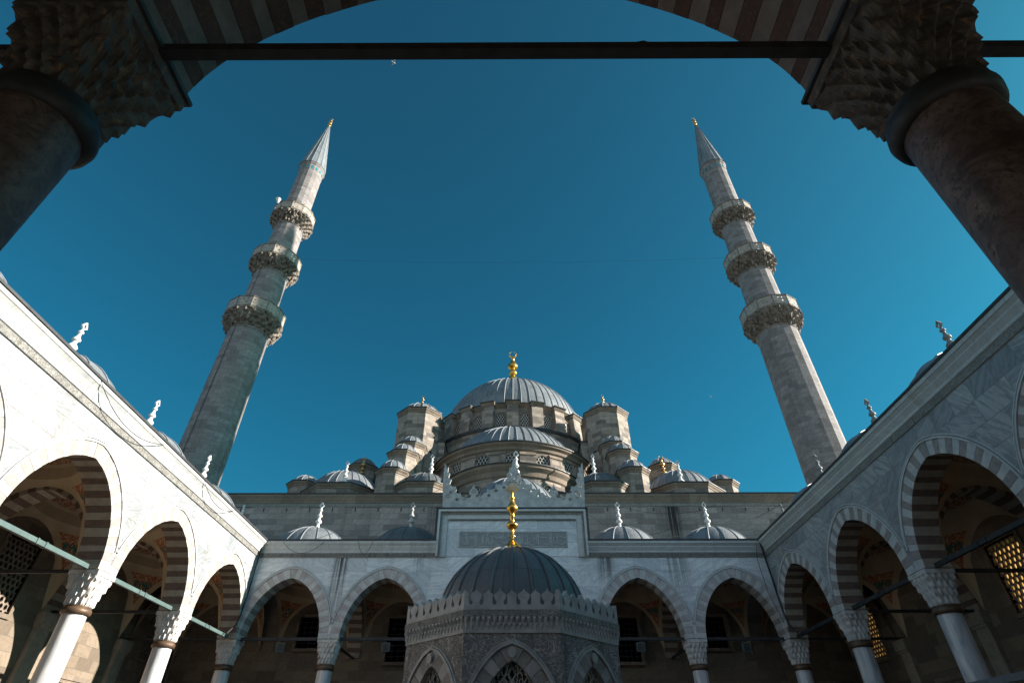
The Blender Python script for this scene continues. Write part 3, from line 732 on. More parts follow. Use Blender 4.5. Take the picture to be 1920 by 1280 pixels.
# raised portal
mb = MB(TF); mb.box(-3.5, 3.5, -.02, .9, 9.9, 12.12); mb.build('portal_wall', M['marble_far'], root)
def frame_run(mb, p0, p1, inward, w_=.34):
    """moulded strip between two x,z points; inward = unit direction of its inner edge"""
    for a, b, pr in ((0, .10, .26), (.10, .2, .17), (.2, w_, .08)):
        P = []
        for t in (a, b):
            for p in (p0, p1): pass
        q = [(p0[0] + inward[0] * a + p0[2] * a, p0[1] + inward[1] * a + p0[3] * a), (p1[0] + inward[0] * a + p1[2] * a, p1[1] + inward[1] * a + p1[3] * a), (p1[0] + inward[0] * b + p1[2] * b, p1[1] + inward[1] * b + p1[3] * b), (p0[0] + inward[0] * b + p0[2] * b, p0[1] + inward[1] * b + p0[3] * b)]
        f = [(x, -.02 - pr, z) for x, z in q]; g_ = [(x, -.01, z) for x, z in q]
        mb.q(f, 1 if pr == .17 else 0); 
        for k in range(4): k2 = (k + 1) % 4; mb.q([f[k2], f[k], g_[k], g_[k2]])
mb = MB(TF)
frame_run(mb, (-3.62, 12.1, 1, 0), (3.62, 12.1, -1, 0), (0, -1), .45)
frame_run(mb, (-3.62, 9.86, 0, 0), (-3.62, 12.1, 0, -1), (1, 0), .45)
frame_run(mb, (3.62, 9.86, 0, 0), (3.62, 12.1, 0, -1), (-1, 0), .45)
n = 60
for k in range(n):
    xc = -3.1 + 6.2 * (k + .5) / n; mb.poly([(xc - .04, 11.68), (xc, 11.58), (xc + .04, 11.68)], -.1, -.02, 1)
mb.build('portal_frame', [M['marble_plain'], M['carved_band']], root)
mb = MB(TF); mb.box(-3.74, -3.622, -.24, .9, 10.5, 12.2); mb.box(3.622, 3.74, -.24, .9, 10.5, 12.2); mb.box(-3.74, 3.74, -.3, .9, 12.121, 12.19); mb.build('lead_edge', M['flash'], root)

# outlines with holes are filled as 2D curves and turned into meshes
def curve_plate(name, outlines, thick, mat, parent, T, y=0):
    cu = bpy.data.curves.new('plate', 'CURVE'); cu.dimensions = '2D'; cu.fill_mode = 'BOTH'; cu.extrude = thick / 2; cu.bevel_depth = 0
    for pts in outlines:
        sp = cu.splines.new('POLY'); sp.points.add(len(pts) - 1); sp.use_cyclic_u = True
        for p, (x, z) in zip(sp.points, pts): p.co = (x, z, 0, 1)
    tmp = bpy.data.objects.new('tmp', cu); sc.collection.objects.link(tmp)
    dg = bpy.context.evaluated_depsgraph_get(); dg.update()
    me0 = bpy.data.meshes.new_from_object(tmp.evaluated_get(dg)); bpy.data.objects.remove(tmp)
    mb = MB(T); mb.v = [(v.co.x, y - v.co.z, v.co.y) for v in me0.vertices]; mb.f = [tuple(p.vertices) for p in me0.polygons]; mb.mi = [0] * len(mb.f)
    return mb.build(name, mat, parent)
def star(cx, cz, r, k=6, q=.45, ph=.3): return [(cx + (r if i % 2 == 0 else r * q) * cos(pi * i / k + ph), cz + (r if i % 2 == 0 else r * q) * sin(pi * i / k + ph)) for i in range(2 * k)]
half = [(3.56, 12.17), (3.64, 13.5), (3.64, 14.75), (3.56, 14.62), (3.5, 14.4), (3.42, 14.5), (3.44, 14.2), (3.33, 14.15), (3.36, 13.9), (3.22, 13.8), (3.30, 13.55), (3.12, 13.4), (2.97, 13.42), (2.92, 13.27), (2.99, 13.1), (2.80, 13.03), (2.72, 13.07), (2.66, 12.9), (2.45, 12.82),
        (2.2, 12.8), (2.15, 12.95), (2.27, 13.02), (2.26, 13.18), (2.12, 13.34), (2.05, 13.56), (1.98, 13.34), (1.83, 13.18), (1.82, 13.02), (1.94, 12.95), (1.9, 12.8), (1.72, 12.92), (1.6, 12.95), (1.5, 13.08), (1.38, 13.06), (1.34, 13.3), (1.2, 13.22), (1.04, 13.3), (.96, 13.27), (.92, 13.6), (.8, 13.5), (.68, 13.56), (.62, 13.44), (.55, 13.75), (.42, 13.66), (.42, 13.85), (.33, 13.82), (.36, 14.1), (.24, 14.2), (.22, 14.45), (.1, 14.5), (.06, 14.78), (.0, 15.0)]
outl = half + [(-x, z) for x, z in reversed(half[:-1])]
holes = [star(s * x, z, r, 5, .45, .3 * s + (0 if s > 0 else pi)) for s in (-1, 1) for x, z, r in ((2.87, 12.72, .13), (1.27, 12.93, .13), (.90, 13.18, .13), (.5, 13.36, .12), (3.2, 13.1, .12))]
holes += [star(s * x, z, .07, 4, .6) for s in (-1, 1) for x, z in ((2.42, 12.93), (1.68, 12.86))]
crest = curve_plate('crest', [outl] + holes, .12, M['grey_marble'], root, lambda x, y, z: (x + .08, 26.78 + y, z))
# raised tendrils on the crest
for s_ in (-1, 1):
    for (x, z, r, a) in ((.2, 14.0, .12, 0), (.12, 13.75, .14, 2), (.3, 13.6, .1, 1), (2.05, 13.15, .12, 1), (3.42, 13.9, .08, 0), (3.3, 12.95, .18, 2), (3.42, 13.4, .1, 1), (2.55, 12.78, .1, 2), (1.7, 12.75, .1, 1)):
        mb = MB(lambda x, y, z: (x + .08, 26.70 + y, z)); mb.tube([(s_ * (x + (r * (1 - .6 * k / 14)) * cos(a + k * .42)), -.01, z + (r * (1 - .6 * k / 14)) * sin(a + k * .42)) for k in range(15)], .018, 5)
        mb.build('scroll', M['grey_marble'], crest)
# script panel: carved strokes on a sunk ground, in three cartouches
mb = MB(TF); mb.box(-2.56, 2.66, -.035, -.019, 10.30, 11.08); pan = mb.build('inscription_panel', M['panel_ground'], root)
mb = MB(TF); rnd = random.Random(11)
def border(x0, x1, z0, z1, rad=0):
    t_ = .022
    if rad == 0:
        for q in ((x0, x1, z0, z0 + t_), (x0, x1, z1 - t_, z1), (x0, x0 + t_, z0, z1), (x1 - t_, x1, z0, z1)): mb.box(q[0], q[1], -.06, -.035, q[2], q[3])
    else:
        pts = []; zc = (z0 + z1) / 2; hh = (z1 - z0) / 2 - .02
        for k in range(25): a = pi / 2 + pi * k / 24; pts.append((x0 + rad + rad * .95 * cos(a), -.045, zc + hh * sin(a)))
        for k in range(25): a = -pi / 2 + pi * k / 24; pts.append((x1 - rad + rad * .95 * cos(a), -.045, zc + hh * sin(a)))
        pts.append(pts[0]); mb.tube(pts, .015, 4)
border(-2.54, -1.78, 10.32, 11.06); border(1.9, 2.64, 10.32, 11.06); border(-1.74, 1.86, 10.32, 11.06); border(-1.72, 1.84, 10.33, 11.05, .22)
def stroke(pts, r=.017): mb.tube([(x, -.045, z) for x, z in pts], [r * (.5 + .7 * sin(pi * (k + .5) / len(pts))) for k in range(len(pts))], 5)
def script(x0, x1):
    x = x0 + .06
    while x < x1 - .05:
        t_ = rnd.random(); zb = 10.42 + rnd.choice([0, .04, .3, .34])
        if t_ < .38: h = rnd.uniform(.3, .5); zb = min(zb, 10.5); stroke([(x + .02, zb + h), (x + .005, zb + h * .5), (x, zb + .02), (x - .03, zb)]); x += rnd.uniform(.05, .09)
        elif t_ < .7: r = rnd.uniform(.07, .13); stroke([(x + r + r * 1.3 * cos(a), zb + r + r * sin(a)) for a in [pi * 1.0 + .33 * k for k in range(9)]]); x += r * rnd.uniform(.9, 1.5)
        elif t_ < .85: L = rnd.uniform(.2, .38); stroke([(x, zb + .12), (x + L * .25, zb + .03), (x + L * .6, zb), (x + L, zb + .09), (x + L * 1.02, zb + .17)]); x += L * .45
        else: r = .035; stroke([(x + r * cos(a), zb + .06 + r * sin(a)) for a in [k * .7 for k in range(10)]], .012); x += .1
        if rnd.random() < .5: z = rnd.uniform(10.75, 10.97); L = rnd.uniform(.06, .2); stroke([(x - L, z + .03), (x - L / 2, z), (x, z + .02), (x + L / 3, z + .06)], .013)
script(-2.5, -1.82); script(-1.6, 1.75); script(1.94, 2.6); mb.build('script_relief', M['marble_plain'], pan)
# portal dome
d = dome(root, 'portal_dome', .1, 2.85, 12.75, 2.45, 2.2, 20, .04, 'lead', 'lead_rib', 56, TF, m=16)
mb = MB(TF); mb.lathe([(2.35, 10.7), (2.35, 12.5), (2.45, 12.6), (2.45, 12.75), (2.3, 12.78)], 8, (.1, 2.85), 0, pi / 8, pi / 8 + 2 * pi); mb.build('portal_drum', M['marble_plain'], root)
finial(d, .22, 2.85, 14.9, 2.0, 'white_marble', 'marble', TF)

# ---------------------------------------------------------------- near portico (the arch the view looks out through)
XN = [-13.0, -8.1, -3.22, 3.12, 8.1, 13.0]
near = tag(empty('portico'), 'dark foreground portico arch framing the view, striped stone on two granite columns', 'portico')
wallmb = MB(TN, True)
for i in range(5):
    a, b = XN[i], XN[i + 1]; cx = (a + b) / 2; half = (b - a) / 2 - .42; rise = 2.78 if i == 2 else 2.3
    P = arch_pts(half, rise, 56, .23)
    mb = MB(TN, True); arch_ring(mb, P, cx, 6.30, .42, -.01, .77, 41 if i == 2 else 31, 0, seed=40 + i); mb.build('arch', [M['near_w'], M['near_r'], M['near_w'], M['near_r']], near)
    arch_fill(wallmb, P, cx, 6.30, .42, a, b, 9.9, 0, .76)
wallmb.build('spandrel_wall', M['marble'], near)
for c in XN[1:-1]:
    make_column(near, TN, True, c, .38, 6.27, .285, .43, 'granite', 5.24, True, 'shaded_capital')
for i in range(5):
    a, b = XN[i], XN[i + 1]; tie(near, [(a + .4, .38, 6.30), (b - .4, .38, 6.30)], .055, 'iron', TN, True, 'tie_rod', False)
for c in XN[1:-1]: tie(near, [(c, .5, 6.36), (c, 5.0, 6.36)], .06, 'iron', TN, True, 'tie_rod', False)
for c in XN[1:-1]:
    mb = MB(TN, True); mb.box(c - .46, c + .46, -.08, .84, 6.272, 6.315); mb.build('lead_pad', M['flash'], near)
    T2 = lambda X, Y, Z, c=c: TN(c - .33 + Y, X, Z)
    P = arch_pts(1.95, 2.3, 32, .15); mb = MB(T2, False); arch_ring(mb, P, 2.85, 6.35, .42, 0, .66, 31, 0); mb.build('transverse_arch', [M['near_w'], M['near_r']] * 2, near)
for i in range(5): sail_vault(near, TN, True, XN[i] + .33, XN[i + 1] - .33, .76, 5.1)
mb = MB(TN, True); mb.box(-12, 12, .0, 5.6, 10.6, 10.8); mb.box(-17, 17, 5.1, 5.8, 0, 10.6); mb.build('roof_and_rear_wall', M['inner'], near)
cornice(near, TN, True, -12.0, 12.0, mit0=1, mit1=1)

# ---------------------------------------------------------------- fountain
fo = tag(empty('ablution_fountain'), 'octagonal carved marble fountain kiosk with dark lead dome and gilded finial in the courtyard', 'fountain')
FX, FY = .05, 14.6; AP = 2.33; SD = 1.93
def Tface(k):
    a = -pi / 2 + k * pi / 4; nx, ny = cos(a), sin(a); tx, ty = -ny, nx
    return lambda x, y, z: (FX + tx * x + nx * (AP - y), FY + ty * x + ny * (AP - y), z)
for k in range(8):
    T = Tface(k); hs = SD / 2
    P = arch_pts(.62, 1.0, 28, .30)
    zs = 2.45
    mb = MB(T)
    arch_fill(mb, P, 0, zs, .27, -hs, hs, 3.92, 0, .22); mb.box(-hs + .0, -.90, 0, .22, 0, zs); mb.box(.90, hs, 0, .22, 0, zs)
    mb.build('face_panel', M['carved'], fo)
    mb = MB(T); arch_ring(mb, P, 0, zs, .27, -.015, .2, 13, 0, seed=k); mb.box(-.9, -.62, -.014, .2, 0, zs, 0); mb.box(.62, .9, -.014, .2, 0, zs, 0); mb.build('arch', [M['vg'], M['vr'], M['vg'], M['vr']], fo)
    mb = MB(T); ring_mould(mb, P, 0, zs, .275, .05, 0, .055, zmin=-1); ring_mould(mb, P, 0, zs, .335, .03, 0, .03, zmin=-1); mb.build('arch_moulding', M['grey_marble'], fo)
    mb = MB(T); mb.lathe([(.0, 0), (.05, 0), (.05, .03), (.08, .03), (.08, .06), (0, .06)], 16, (0, 0)); V = [(x, -.03 - z, zs + 1.12 + y * 1.2) for x, y, z in mb.v]; mb.v = V; mb.build('boss', M['grey_marble'], fo, 40)
    # pierced screen in the arch: interlaced bars
    mb = MB(T); rnd = random.Random(k)
    for i in range(-4, 5):
        for s in (-1, 1):
            pts = []
            for j in range(15):
                z = 1.4 + j * .14; x = i * .155 + s * .075 * sin(j * pi / 2 + i)
                lim = .62 * sqrt(max(0, 1 - max(0, (z - zs) / 1.0) ** 2)) if z > zs else .62
                if abs(x) < lim: pts.append((x, .12, z))
            if len(pts) > 2: mb.tube(pts, .017, 4)
    for j in range(14):
        z = 1.45 + j * .15; lim = .6 * sqrt(max(0, 1 - max(0, (z - zs) / 1.0) ** 2)) if z > zs else .6
        if lim > .1:
            m_ = int(lim * 2 / .155)
            for i in range(m_): x = -lim + (i + .5) * 2 * lim / m_; mb.tube([(x + .04 * cos(a), .12, z + .045 * sin(a)) for a in [q * pi / 3 for q in range(7)]], .012, 4)
    mb.build('screen', M['lattice'], fo)
    # muqarnas frieze and mouldings
    mb = MB(T); mb.box(-hs - .005, hs + .005, -.02, .2, 3.92, 3.97)
    for tr, (zt, zb, yo, n, hz) in enumerate(((4.22, 4.06, .03, 17, 1.015), (4.11, 3.93, .0, 18, 1.005))):
        for i in range(n):
            x = -hs * hz + (i + .5) * 2 * hs * hz / n; teeth_cell(mb, x, -yo, 0, -1, 2 * hs * hz / n * .85, .035, zt, zb)
    mb.box(-hs * 1.0, hs * 1.0, -.015, .1, 3.95, 4.2)
    mb.build('muqarnas_frieze', M['grey_marble'], fo)
    mb = MB(T); q = 1 + .07 / AP
    mb.poly([(-hs * q, 4.22), (hs * q, 4.22), (hs * q, 4.34), (-hs * q, 4.34)], -.07, .0); mb.build('carved_band', M['carved_band'], fo)
    # parapet with palmette cresting
    q2 = 1 + .05 / AP; W = 2 * hs * q2; n = 7; u = W / n; out = []
    base = 4.345
    tops = []
    n = 4; u = W / n
    for i in range(n):
        x0 = -W / 2 + i * u
        hf = [(0, .41), (.05, .365), (.15, .335), (.215, .31), (.19, .25), (.18, .16), (.23, .11), (.31, .11), (.36, .15), (.34, .19), (.27, .23), (.24, .30), (.31, .335), (.40, .36), (.46, .385), (.5, .43)]
        tops += [(x0 + a * u, z) for a, z in hf] + [(x0 + (1 - a) * u, z) for a, z in reversed(hf[1:-1])]
    tops.append((W / 2, .40))
    outline = [(-W / 2, base)] + [(x, base + z - .02) for x, z in tops] + [(W / 2, base)]
    curve_plate('cresting', [outline[::-1]], .10, M['carved_band'] if False else M['grey_marble'], fo, T, .0)
dd = dome(fo, 'dome', FX, FY, 4.5, 1.8, 1.78, 24, .035, 'lead_dark', 'lead_dark', 64, m=18)
mb = MB(); mb.lathe([(2.3, 4.25), (2.0, 4.4), (1.84, 4.52)], 32, (FX, FY)); mb.build('dome_skirt', M['lead_dark'], fo, 40)
mb = MB(); zf = 6.24
prof = [(.30, 0), (.31, .05), (.27, .12), (.17, .20), (.10, .27), (.055, .34), (.05, .38), (.085, .40), (.085, .43), (.05, .46), (.05, .58), (.10, .62), (.155, .68), (.16, .72), (.12, .78), (.055, .82), (.05, .92), (.065, .94), (.065, .97), (.05, .99), (.06, 1.05), (.12, 1.10), (.155, 1.16), (.15, 1.21), (.10, 1.28), (.06, 1.36), (.05, 1.42), (.07, 1.44), (.07, 1.47), (.04, 1.49), (.038, 1.62), (.02, 1.66)]
mb.lathe([(r, zf + z) for r, z in prof], 24, (FX, FY)); fin = mb.build('finial', M['gold'], dd, 50)
def gp(x, z): return (x * .20 + 0, z * .29 + zf + 1.60)
o1 = [(0, 0), (.25, .02), (.55, .18), (.62, .33), (.8, .36), (1, .30), (1.0, .45), (.8, .52), (.5, .72), (.2, .92), (0, 1.05)]
full_ = [gp(*p) for p in o1] + [gp(-x, z) for x, z in reversed(o1[1:-1])]
hl = [[(gp(cx_, cz_)[0] + .022 * cos(a) * .9, gp(cx_, cz_)[1] + .022 * sin(a)) for a in [k * pi / 4 for k in range(8)]] for cx_, cz_ in ((0, .75), (-.25, .5), (.25, .5), (0, .42), (-.28, .26), (.28, .26), (0, .18), (0, .58))]
curve_plate('tulip_plate', [full_] + hl, .02, M['gold_dull'], fin, lambda x, y, z: (x + FX, y + FY, z))

# ---------------------------------------------------------------- minarets
def minaret(sx, label, bolt=False):
    root = tag(empty('minaret'), label, 'minaret'); cx, cy = sx * 19.6, 31.6; c = (cx, cy); n = 12; a0 = pi / 12; a1 = a0 + 2 * pi
    segs = [(1.62, 0, 1.41, 27.4), (1.31, 29.0, 1.26, 33.5), (1.21, 35.0, 1.17, 39.3), (1.12, 41.0, 1.08, 47.2)]
    for r0, z0, r1, z1 in segs:
        mb = MB(); m = max(2, int((z1 - z0) / 3)); mb.lathe([(r0 + (r1 - r0) * k / m, z0 + (z1 - z0) * k / m) for k in range(m + 1)], 16, c, 0, a0, a1); mb.build('shaft', M['lime_min'], root)
        if z1 < 47:
            mb = MB(); mb.lathe([(r1 + .0, z1 - .18), (r1 + .05, z1 - .15), (r1 + .07, z1 - .08), (r1 + .03, z1 - .02), (r1 + .05, z1 + .05), (r1 - .02, z1 + .08)], 16, c, 0, a0, a1); mb.build('band', M['lime_min'], root)
    for rb, zb, zt, rp, zp, rs in ((1.41, 27.3, 28.5, 2.12, 29.6, 1.3), (1.26, 33.4, 34.45, 1.95, 35.5, 1.2), (1.17, 39.2, 40.25, 1.82, 41.25, 1.1)):
        bal = empty('balcony', root); rnd = random.Random(int(zb * 3))
        mb = MB(); mb.lathe([(rb, zb), (rb + (rp - rb) * .15, zb + (zt - zb) * .35), (rb + (rp - rb) * .5, zt - .25), (rp - .12, zt), (rs, zt)], 32, c)
        T_ = 5
        muq_rings(mb, cx, cy, 22, 4, zb, zt, lambda t, a: rb + (rp - rb) * t ** .85 - .06, .09, .5)
        for tr in range(T_):
            t1 = (tr + 1) / T_; r = rb + (rp - rb) * (t1 ** .8) - .05; z1_ = zb + (zt - zb) * t1; m = 24 if tr < 3 else 32
            for k in range(m):
                if rnd.random() < .62: continue
                a = 2 * pi * (k + .5 * (tr % 2)) / m; drop = (1.9 if (k + tr) % 2 else 1.2) * rnd.uniform(.8, 1.2)
                teeth_cell(mb, cx + (r - .05) * cos(a), cy + (r - .05) * sin(a), cos(a), sin(a), 2 * pi * r / m * .62, .10, z1_, z1_ - (zt - zb) / T_ * drop)
        mb.build('muqarnas', M['lime_bal'], bal)
        mb = MB(); mb.lathe([(rp - .12, zt - .01), (rp + .0, zt - .01), (rp + .03, zt + .08), (rp, zt + .11), (rp, zt + .20), (rp - .1, zt + .20)], n, c, 0, a0, a1); mb.build('rim', M['lime_bal'], bal)
        mb = MB(); mb.lathe([(rp - .02, zt + .2), (rp - .02, zp - .08)], n, c, 0, a0, a1); mb.build('pierced_parapet', M['pierced'], bal)
        mb = MB(); mb.lathe([(rp - .12, zp - .08), (rp + .01, zp - .08), (rp + .02, zp), (rp - .12, zp)], n, c, 0, a0, a1)
        for k in range(n):
            a = a0 + 2 * pi * k / n; mb.tube([(cx + (rp - .06) * cos(a), cy + (rp - .06) * sin(a), zt + .2), (cx + (rp - .06) * cos(a), cy + (rp - .06) * sin(a), zp - .05)], .06, 5)
        mb.build('rail', M['lime_bal'], bal)
    z0 = 47.1
    mb = MB(); mb.lathe([(1.08, z0), (1.11, z0 + .1), (1.11, z0 + .75), (1.2, z0 + .9), (1.24, z0 + 1.05), (1.0, z0 + 1.07)], 16, c, 0, a0, a1); mb.build('neck', M['lime_min'], root)
    mb = MB()
    for k in range(16):
        a = a0 + 2 * pi * (k + .5) / 16; rr = 1.11 * cos(pi / 16) + .008; tx, ty = -sin(a), cos(a)
        P = [(-.11, .18), (.11, .18), (.11, .45), (.06, .58), (0, .64), (-.06, .58), (-.11, .45)]
        mb.q([(cx + rr * cos(a) + tx * x, cy + rr * sin(a) + ty * x, z0 + z) for x, z in P])
    mb.build('tile_band', M['tile'], root)
    mb = MB(); pr = [(1.27, z0 + 1.05), (1.24, z0 + 1.15), (.98, z0 + 3.0), (.58, z0 + 5.8), (.24, z0 + 8.2), (.1, z0 + 9.1)]; mb.lathe(pr, 16, c, 0, a0, a1)
    for k in range(16):
        a = a0 + 2 * pi * k / 16; mb.tube([(cx + r * cos(a), cy + r * sin(a), z) for r, z in pr], .03, 4)
    mb.build('cone_roof', M['lead'], root)
    finial(root, cx, cy, z0 + 9.0, 1.75, 'gold_dull', 'crescent')
    if bolt:
        mb = MB(); a = -pi / 2 - .25; pts = []
        for r, z in [(1.65, 8), (1.51, 18), (1.47, 22), (1.43, 27.2)]: pts.append((cx + r * cos(a), cy + r * sin(a), z))
        mb.tube(pts, .018, 5)
        mb.tube([(cx + 1.33 * cos(a), cy + 1.33 * sin(a), 29.6), (cx + 1.28 * cos(a), cy + 1.28 * sin(a), 33.4)], .015, 5); mb.build('down_cable', M['cable'], root)
        mb = MB(); bx, by = cx - 1.2, cy - 1.2
        mb.tube([(bx, by, 41.2), (bx, by, 41.6)], .03, 6); mb.tube([(bx + .05, by + .05, 41.55), (bx, by, 41.65), (bx - .02, by - .05, 41.85), (bx - .04, by - .1, 42.1)], [.06, .09, .12, .24], 10)
        mb.build('horn', M['white_marble'], root, 40)
    return root
minaret(-1, 'left minaret with three balconies, bright upper shaft and shadowed lower shaft', True)
minaret(1, 'right minaret with three balconies, grey with a thin sunlit right edge')

# ---------------------------------------------------------------- the mosque behind
mo = tag(empty('mosque'), 'big weathered limestone mosque with lead domes stepping up behind the courtyard', 'mosque')
HY = 31.45
mb = MB(); ops = []
mb.q([(-17.2, HY, 0), (17.2, HY, 0), (17.2, HY, 14.25), (-17.2, HY, 14.25)])
for s in (-1, 1): mb.q([(s * 17.2, HY, 0), (s * 17.2, 64, 0), (s * 17.2, 64, 14.25), (s * 17.2, HY, 14.25)][::s])
mb.q([(17.2, 64, 0), (-17.2, 64, 0), (-17.2, 64, 14.25), (17.2, 64, 14.25)]); mb.build('hall_wall', M['lime_hall'], mo)
TH = lambda x, y, z: (x, HY + y, z)
cornice(mo, TH, False, -17.2, 17.2, 14.25, 14.95, 0, 'hall_cornice', False, 'lime_trim', pr=.2)
mb = MB(); mb.q([(-17.2, HY + .1, 15.02), (17.2, HY + .1, 15.02), (17.2, 64, 15.6), (-17.2, 64, 15.6)]); mb.build('hall_roof', M['lead_dark'], mo)
mb = MB()
for k in range(24):
    x = -16 + k * 1.35
    if abs(x) < 3.8: continue
    mb.box(x - .035, x + .035, HY - .006, HY + .1, 13.95, 14.18)
mb.build('wall_slots', M['black'], mo)
for c in (-10.9, -6.1, 6.3, 10.9):        # relieving arch tops above the portico roof
    mb = MB(TH); P = arch_pts(.95, 1.0, 24, .1); arch_ring(mb, P, c + .3, 11.35, .36, -.05, .0, 13, 0, seed=int(c)); mb.build('relieving_arch', [M['lattice'], M['lime_trim'], M['lattice'], M['lime_trim']], mo)
# wall under the far portico: windows and niche panels
for x0, x1, z0, z1 in ((-6.35, -5.15, 6.2, 8.2), (-10.95, -9.75, 6.8, 8.25), (5.25, 6.45, 6.2, 8.2), (9.75, 10.95, 6.8, 8.25)):
    window_unit(mo, TH, False, x0, x1, z0, z1, -.28, 'grille', 'inner')
for x0, x1 in ((-11.1, -9.5), (9.5, 11.1)):
    mb = MB(TH); mb.box(x0 - .12, x1 + .12, -.06, -.001, 5.9, 6.6); mb.build('niche_panel', M['inner'], mo); mb = MB(TH); lattice(mb, x0, x1, 6.03, 6.5, -.09, .07, .045, .03); mb.build('panel_screen', M['lattice_dark'], mo)
mb = MB(TH); mb.box(-17, 17, -.03, -.002, 0, 9.9); mb.build('portico_rear_facing', M['inner'], mo)

def octo(mb, cx, cy, r, z0, z1, a0=pi / 8, n=8, mi=0, cap=True, topr=None):
    topr = topr or r
    mb.lathe([(r, z0), (topr, z1)] + ([(.01, z1)] if cap else []), n, (cx, cy), mi, a0, a0 + 2 * pi)
def octo_cornice(parent, cx, cy, r, z, h=.32, n=8, a0=pi / 8, pr=.16):
    mb = MB(); mb.lathe([(r, z), (r + pr * .3, z + h * .12), (r + pr * .35, z + h * .35), (r + pr * .8, z + h * .6), (r + pr, z + h * .75), (r + pr, z + h)], n, (cx, cy), 0, a0, a0 + 2 * pi)
    o = mb.build('cornice', M['lime_trim'], parent)
    mb = MB(); mb.lathe([(r + pr, z + h), (r + pr + .05, z + h), (r + pr + .05, z + h + .07), (r * .6, z + h + .22)], n, (cx, cy), 0, a0, a0 + 2 * pi); mb.build('lead_edge', M['flash'], o)
    return o
def turret(x, y, r, z0, z1, dr, dh, ribs=12, name='turret', fin=None, mat='lead', ch=.32, zoff=.12, nn=8):
    t_ = empty(name, mo)
    mb = MB(); octo(mb, x, y, r, z0, z1); mb.build('wall', M['lime'], t_)
    octo_cornice(t_, x, y, r, z1 - .001, ch, pr=.16 if r < 3 else .22)
    dome(t_, 'dome', x, y, z1 + ch + zoff, dr, dh, ribs, .032, mat, 'lead_rib' if mat == 'lead' else mat, 40)
    if fin: finial(t_, fin[0] if len(fin) > 2 else x, y, fin[-2], fin[-1], 'gold_dull', 'crescent')
    return t_
# main dome and its drum
MY = 48.0; DR = 7.15
mb = MB(); mb.lathe([(DR, 20), (DR, 27.0)], 88, (0, MY), uvr=DR); mb.build('main_drum', M['lime'], mo)
NB_ = 22; zb_, zt_ = 24.9, 26.95
def seg_box(mb, cx, cy, r0, r1, r1b, a, hw_, z0, z1, mi=0):
    c, s = cos(a), sin(a); P = []
    for z, ro in ((z0, r1b), (z1, r1)):
        for r, t in ((r0, -hw_), (ro, -hw_), (ro, hw_), (r0, hw_)): P.append((cx + r * c - t * s, cy + r * s + t * c, z))
    mb.hexa(P, mi)
for k in range(NB_):
    a = -pi / 2 + 2 * pi * k / NB_
    if sin(a) > .45: continue
    b = empty('buttress', mo)
    mb = MB(); seg_box(mb, 0, MY, DR - .05, DR + .42, DR + .62, a, .5, zb_ - .3, zt_); mb.build('pier', M['lime'], b)
    mb = MB(); seg_box(mb, 0, MY, DR - .05, DR + .62, DR + .46, a, .6, zt_ + .001, zt_ + .28); mb.build('cap_moulding', M['lime_trim'], b)
    mb = MB(); seg_box(mb, 0, MY, DR - .4, DR + .68, DR + .68, a, .65, zt_ + .281, zt_ + .35); mb.build('lead_edge', M['flash'], b)
mb = MB(); mb.lathe([(DR, 26.85), (DR + .08, 26.95), (DR + .22, 27.15), (DR + .24, 27.22)], 88, (0, MY), uvr=DR); mb.build('drum_cornice', M['lime_trim'], mo)
mb = MB(); mb.lathe([(DR + .24, 27.22), (DR + .3, 27.22), (DR + .3, 27.29), (6.6, 27.4)], 88, (0, MY)); mb.build('drum_lead_edge', M['flash'], mo)
def drum_window(cx, cy, r, a, z0, z1, hw_, parent=None, cell=.13, hole=.095):
    w_ = empty('window', parent or mo); nx, ny = cos(a), sin(a); tx, ty = -ny, nx
    T = lambda x, y, z: (cx + nx * (r - y) + tx * x, cy + ny * (r - y) + ty * x, z)
    mb = MB(T); P = arch_pts(hw_, hw_ * 1.15, 16, .1)
    zs = z1 - hw_ * 1.15
    fr = offset_pts(P, .10)
    for i in range(16): mb.poly([(P[i][0], zs + P[i][1]), (P[i + 1][0], zs + P[i + 1][1]), (fr[i + 1][0], zs + fr[i + 1][1]), (fr[i][0], zs + fr[i][1])], -.09, .02)
    mb.box(-hw_ - .1, -hw_, -.09, .02, z0, zs); mb.box(hw_, hw_ + .1, -.09, .02, z0, zs); mb.box(-hw_ - .15, hw_ + .15, -.12, .02, z0 - .1, z0); mb.build('frame', M['lime_trim'], w_)
    mb = MB(T); lattice(mb, -hw_, hw_, z0, z1, -.05, cell, hole, .05, True); mb.build('screen', M['lattice'], w_)
    mb = MB(T); pts = [(hw_, z0)] + [(x, zs + z) for x, z in P] + [(-hw_, z0)]; mb.q([(x, -.012, z) for x, z in pts]); mb.build('pane', M['black'], w_)
for k in range(NB_):
    a = -pi / 2 + 2 * pi * (k + .5) / NB_
    if sin(a) > .3: continue
    drum_window(0, MY, DR, a, 24.95, 26.35, .42)
mb = MB(); dome_prof = dome_mesh(mb, 0, MY, 26.9, 6.9, 6.55, 96, 24); 
dome_ribs(mb, 0, MY, dome_prof, 56, .05, 1); md = mb.build('main_dome', [M['lead'], M['lead_rib']], mo, 60)
finial(md, 0, MY, 33.35, 5.1, 'gold', 'crescent')
# lead skirt ring under the main drum, stepping down
mb = MB(); mb.lathe([(DR + .9, 24.3), (DR + .95, 24.45), (DR + .95, 24.55), (DR + .3, 24.75)], 88, (0, MY), 0); mb.build('drum_skirt', M['flash'], mo)
mb = MB(); mb.lathe([(DR + .8, 20), (DR + .8, 24.3)], 88, (0, MY), uvr=DR); mb.build('drum_base', M['lime'], mo)
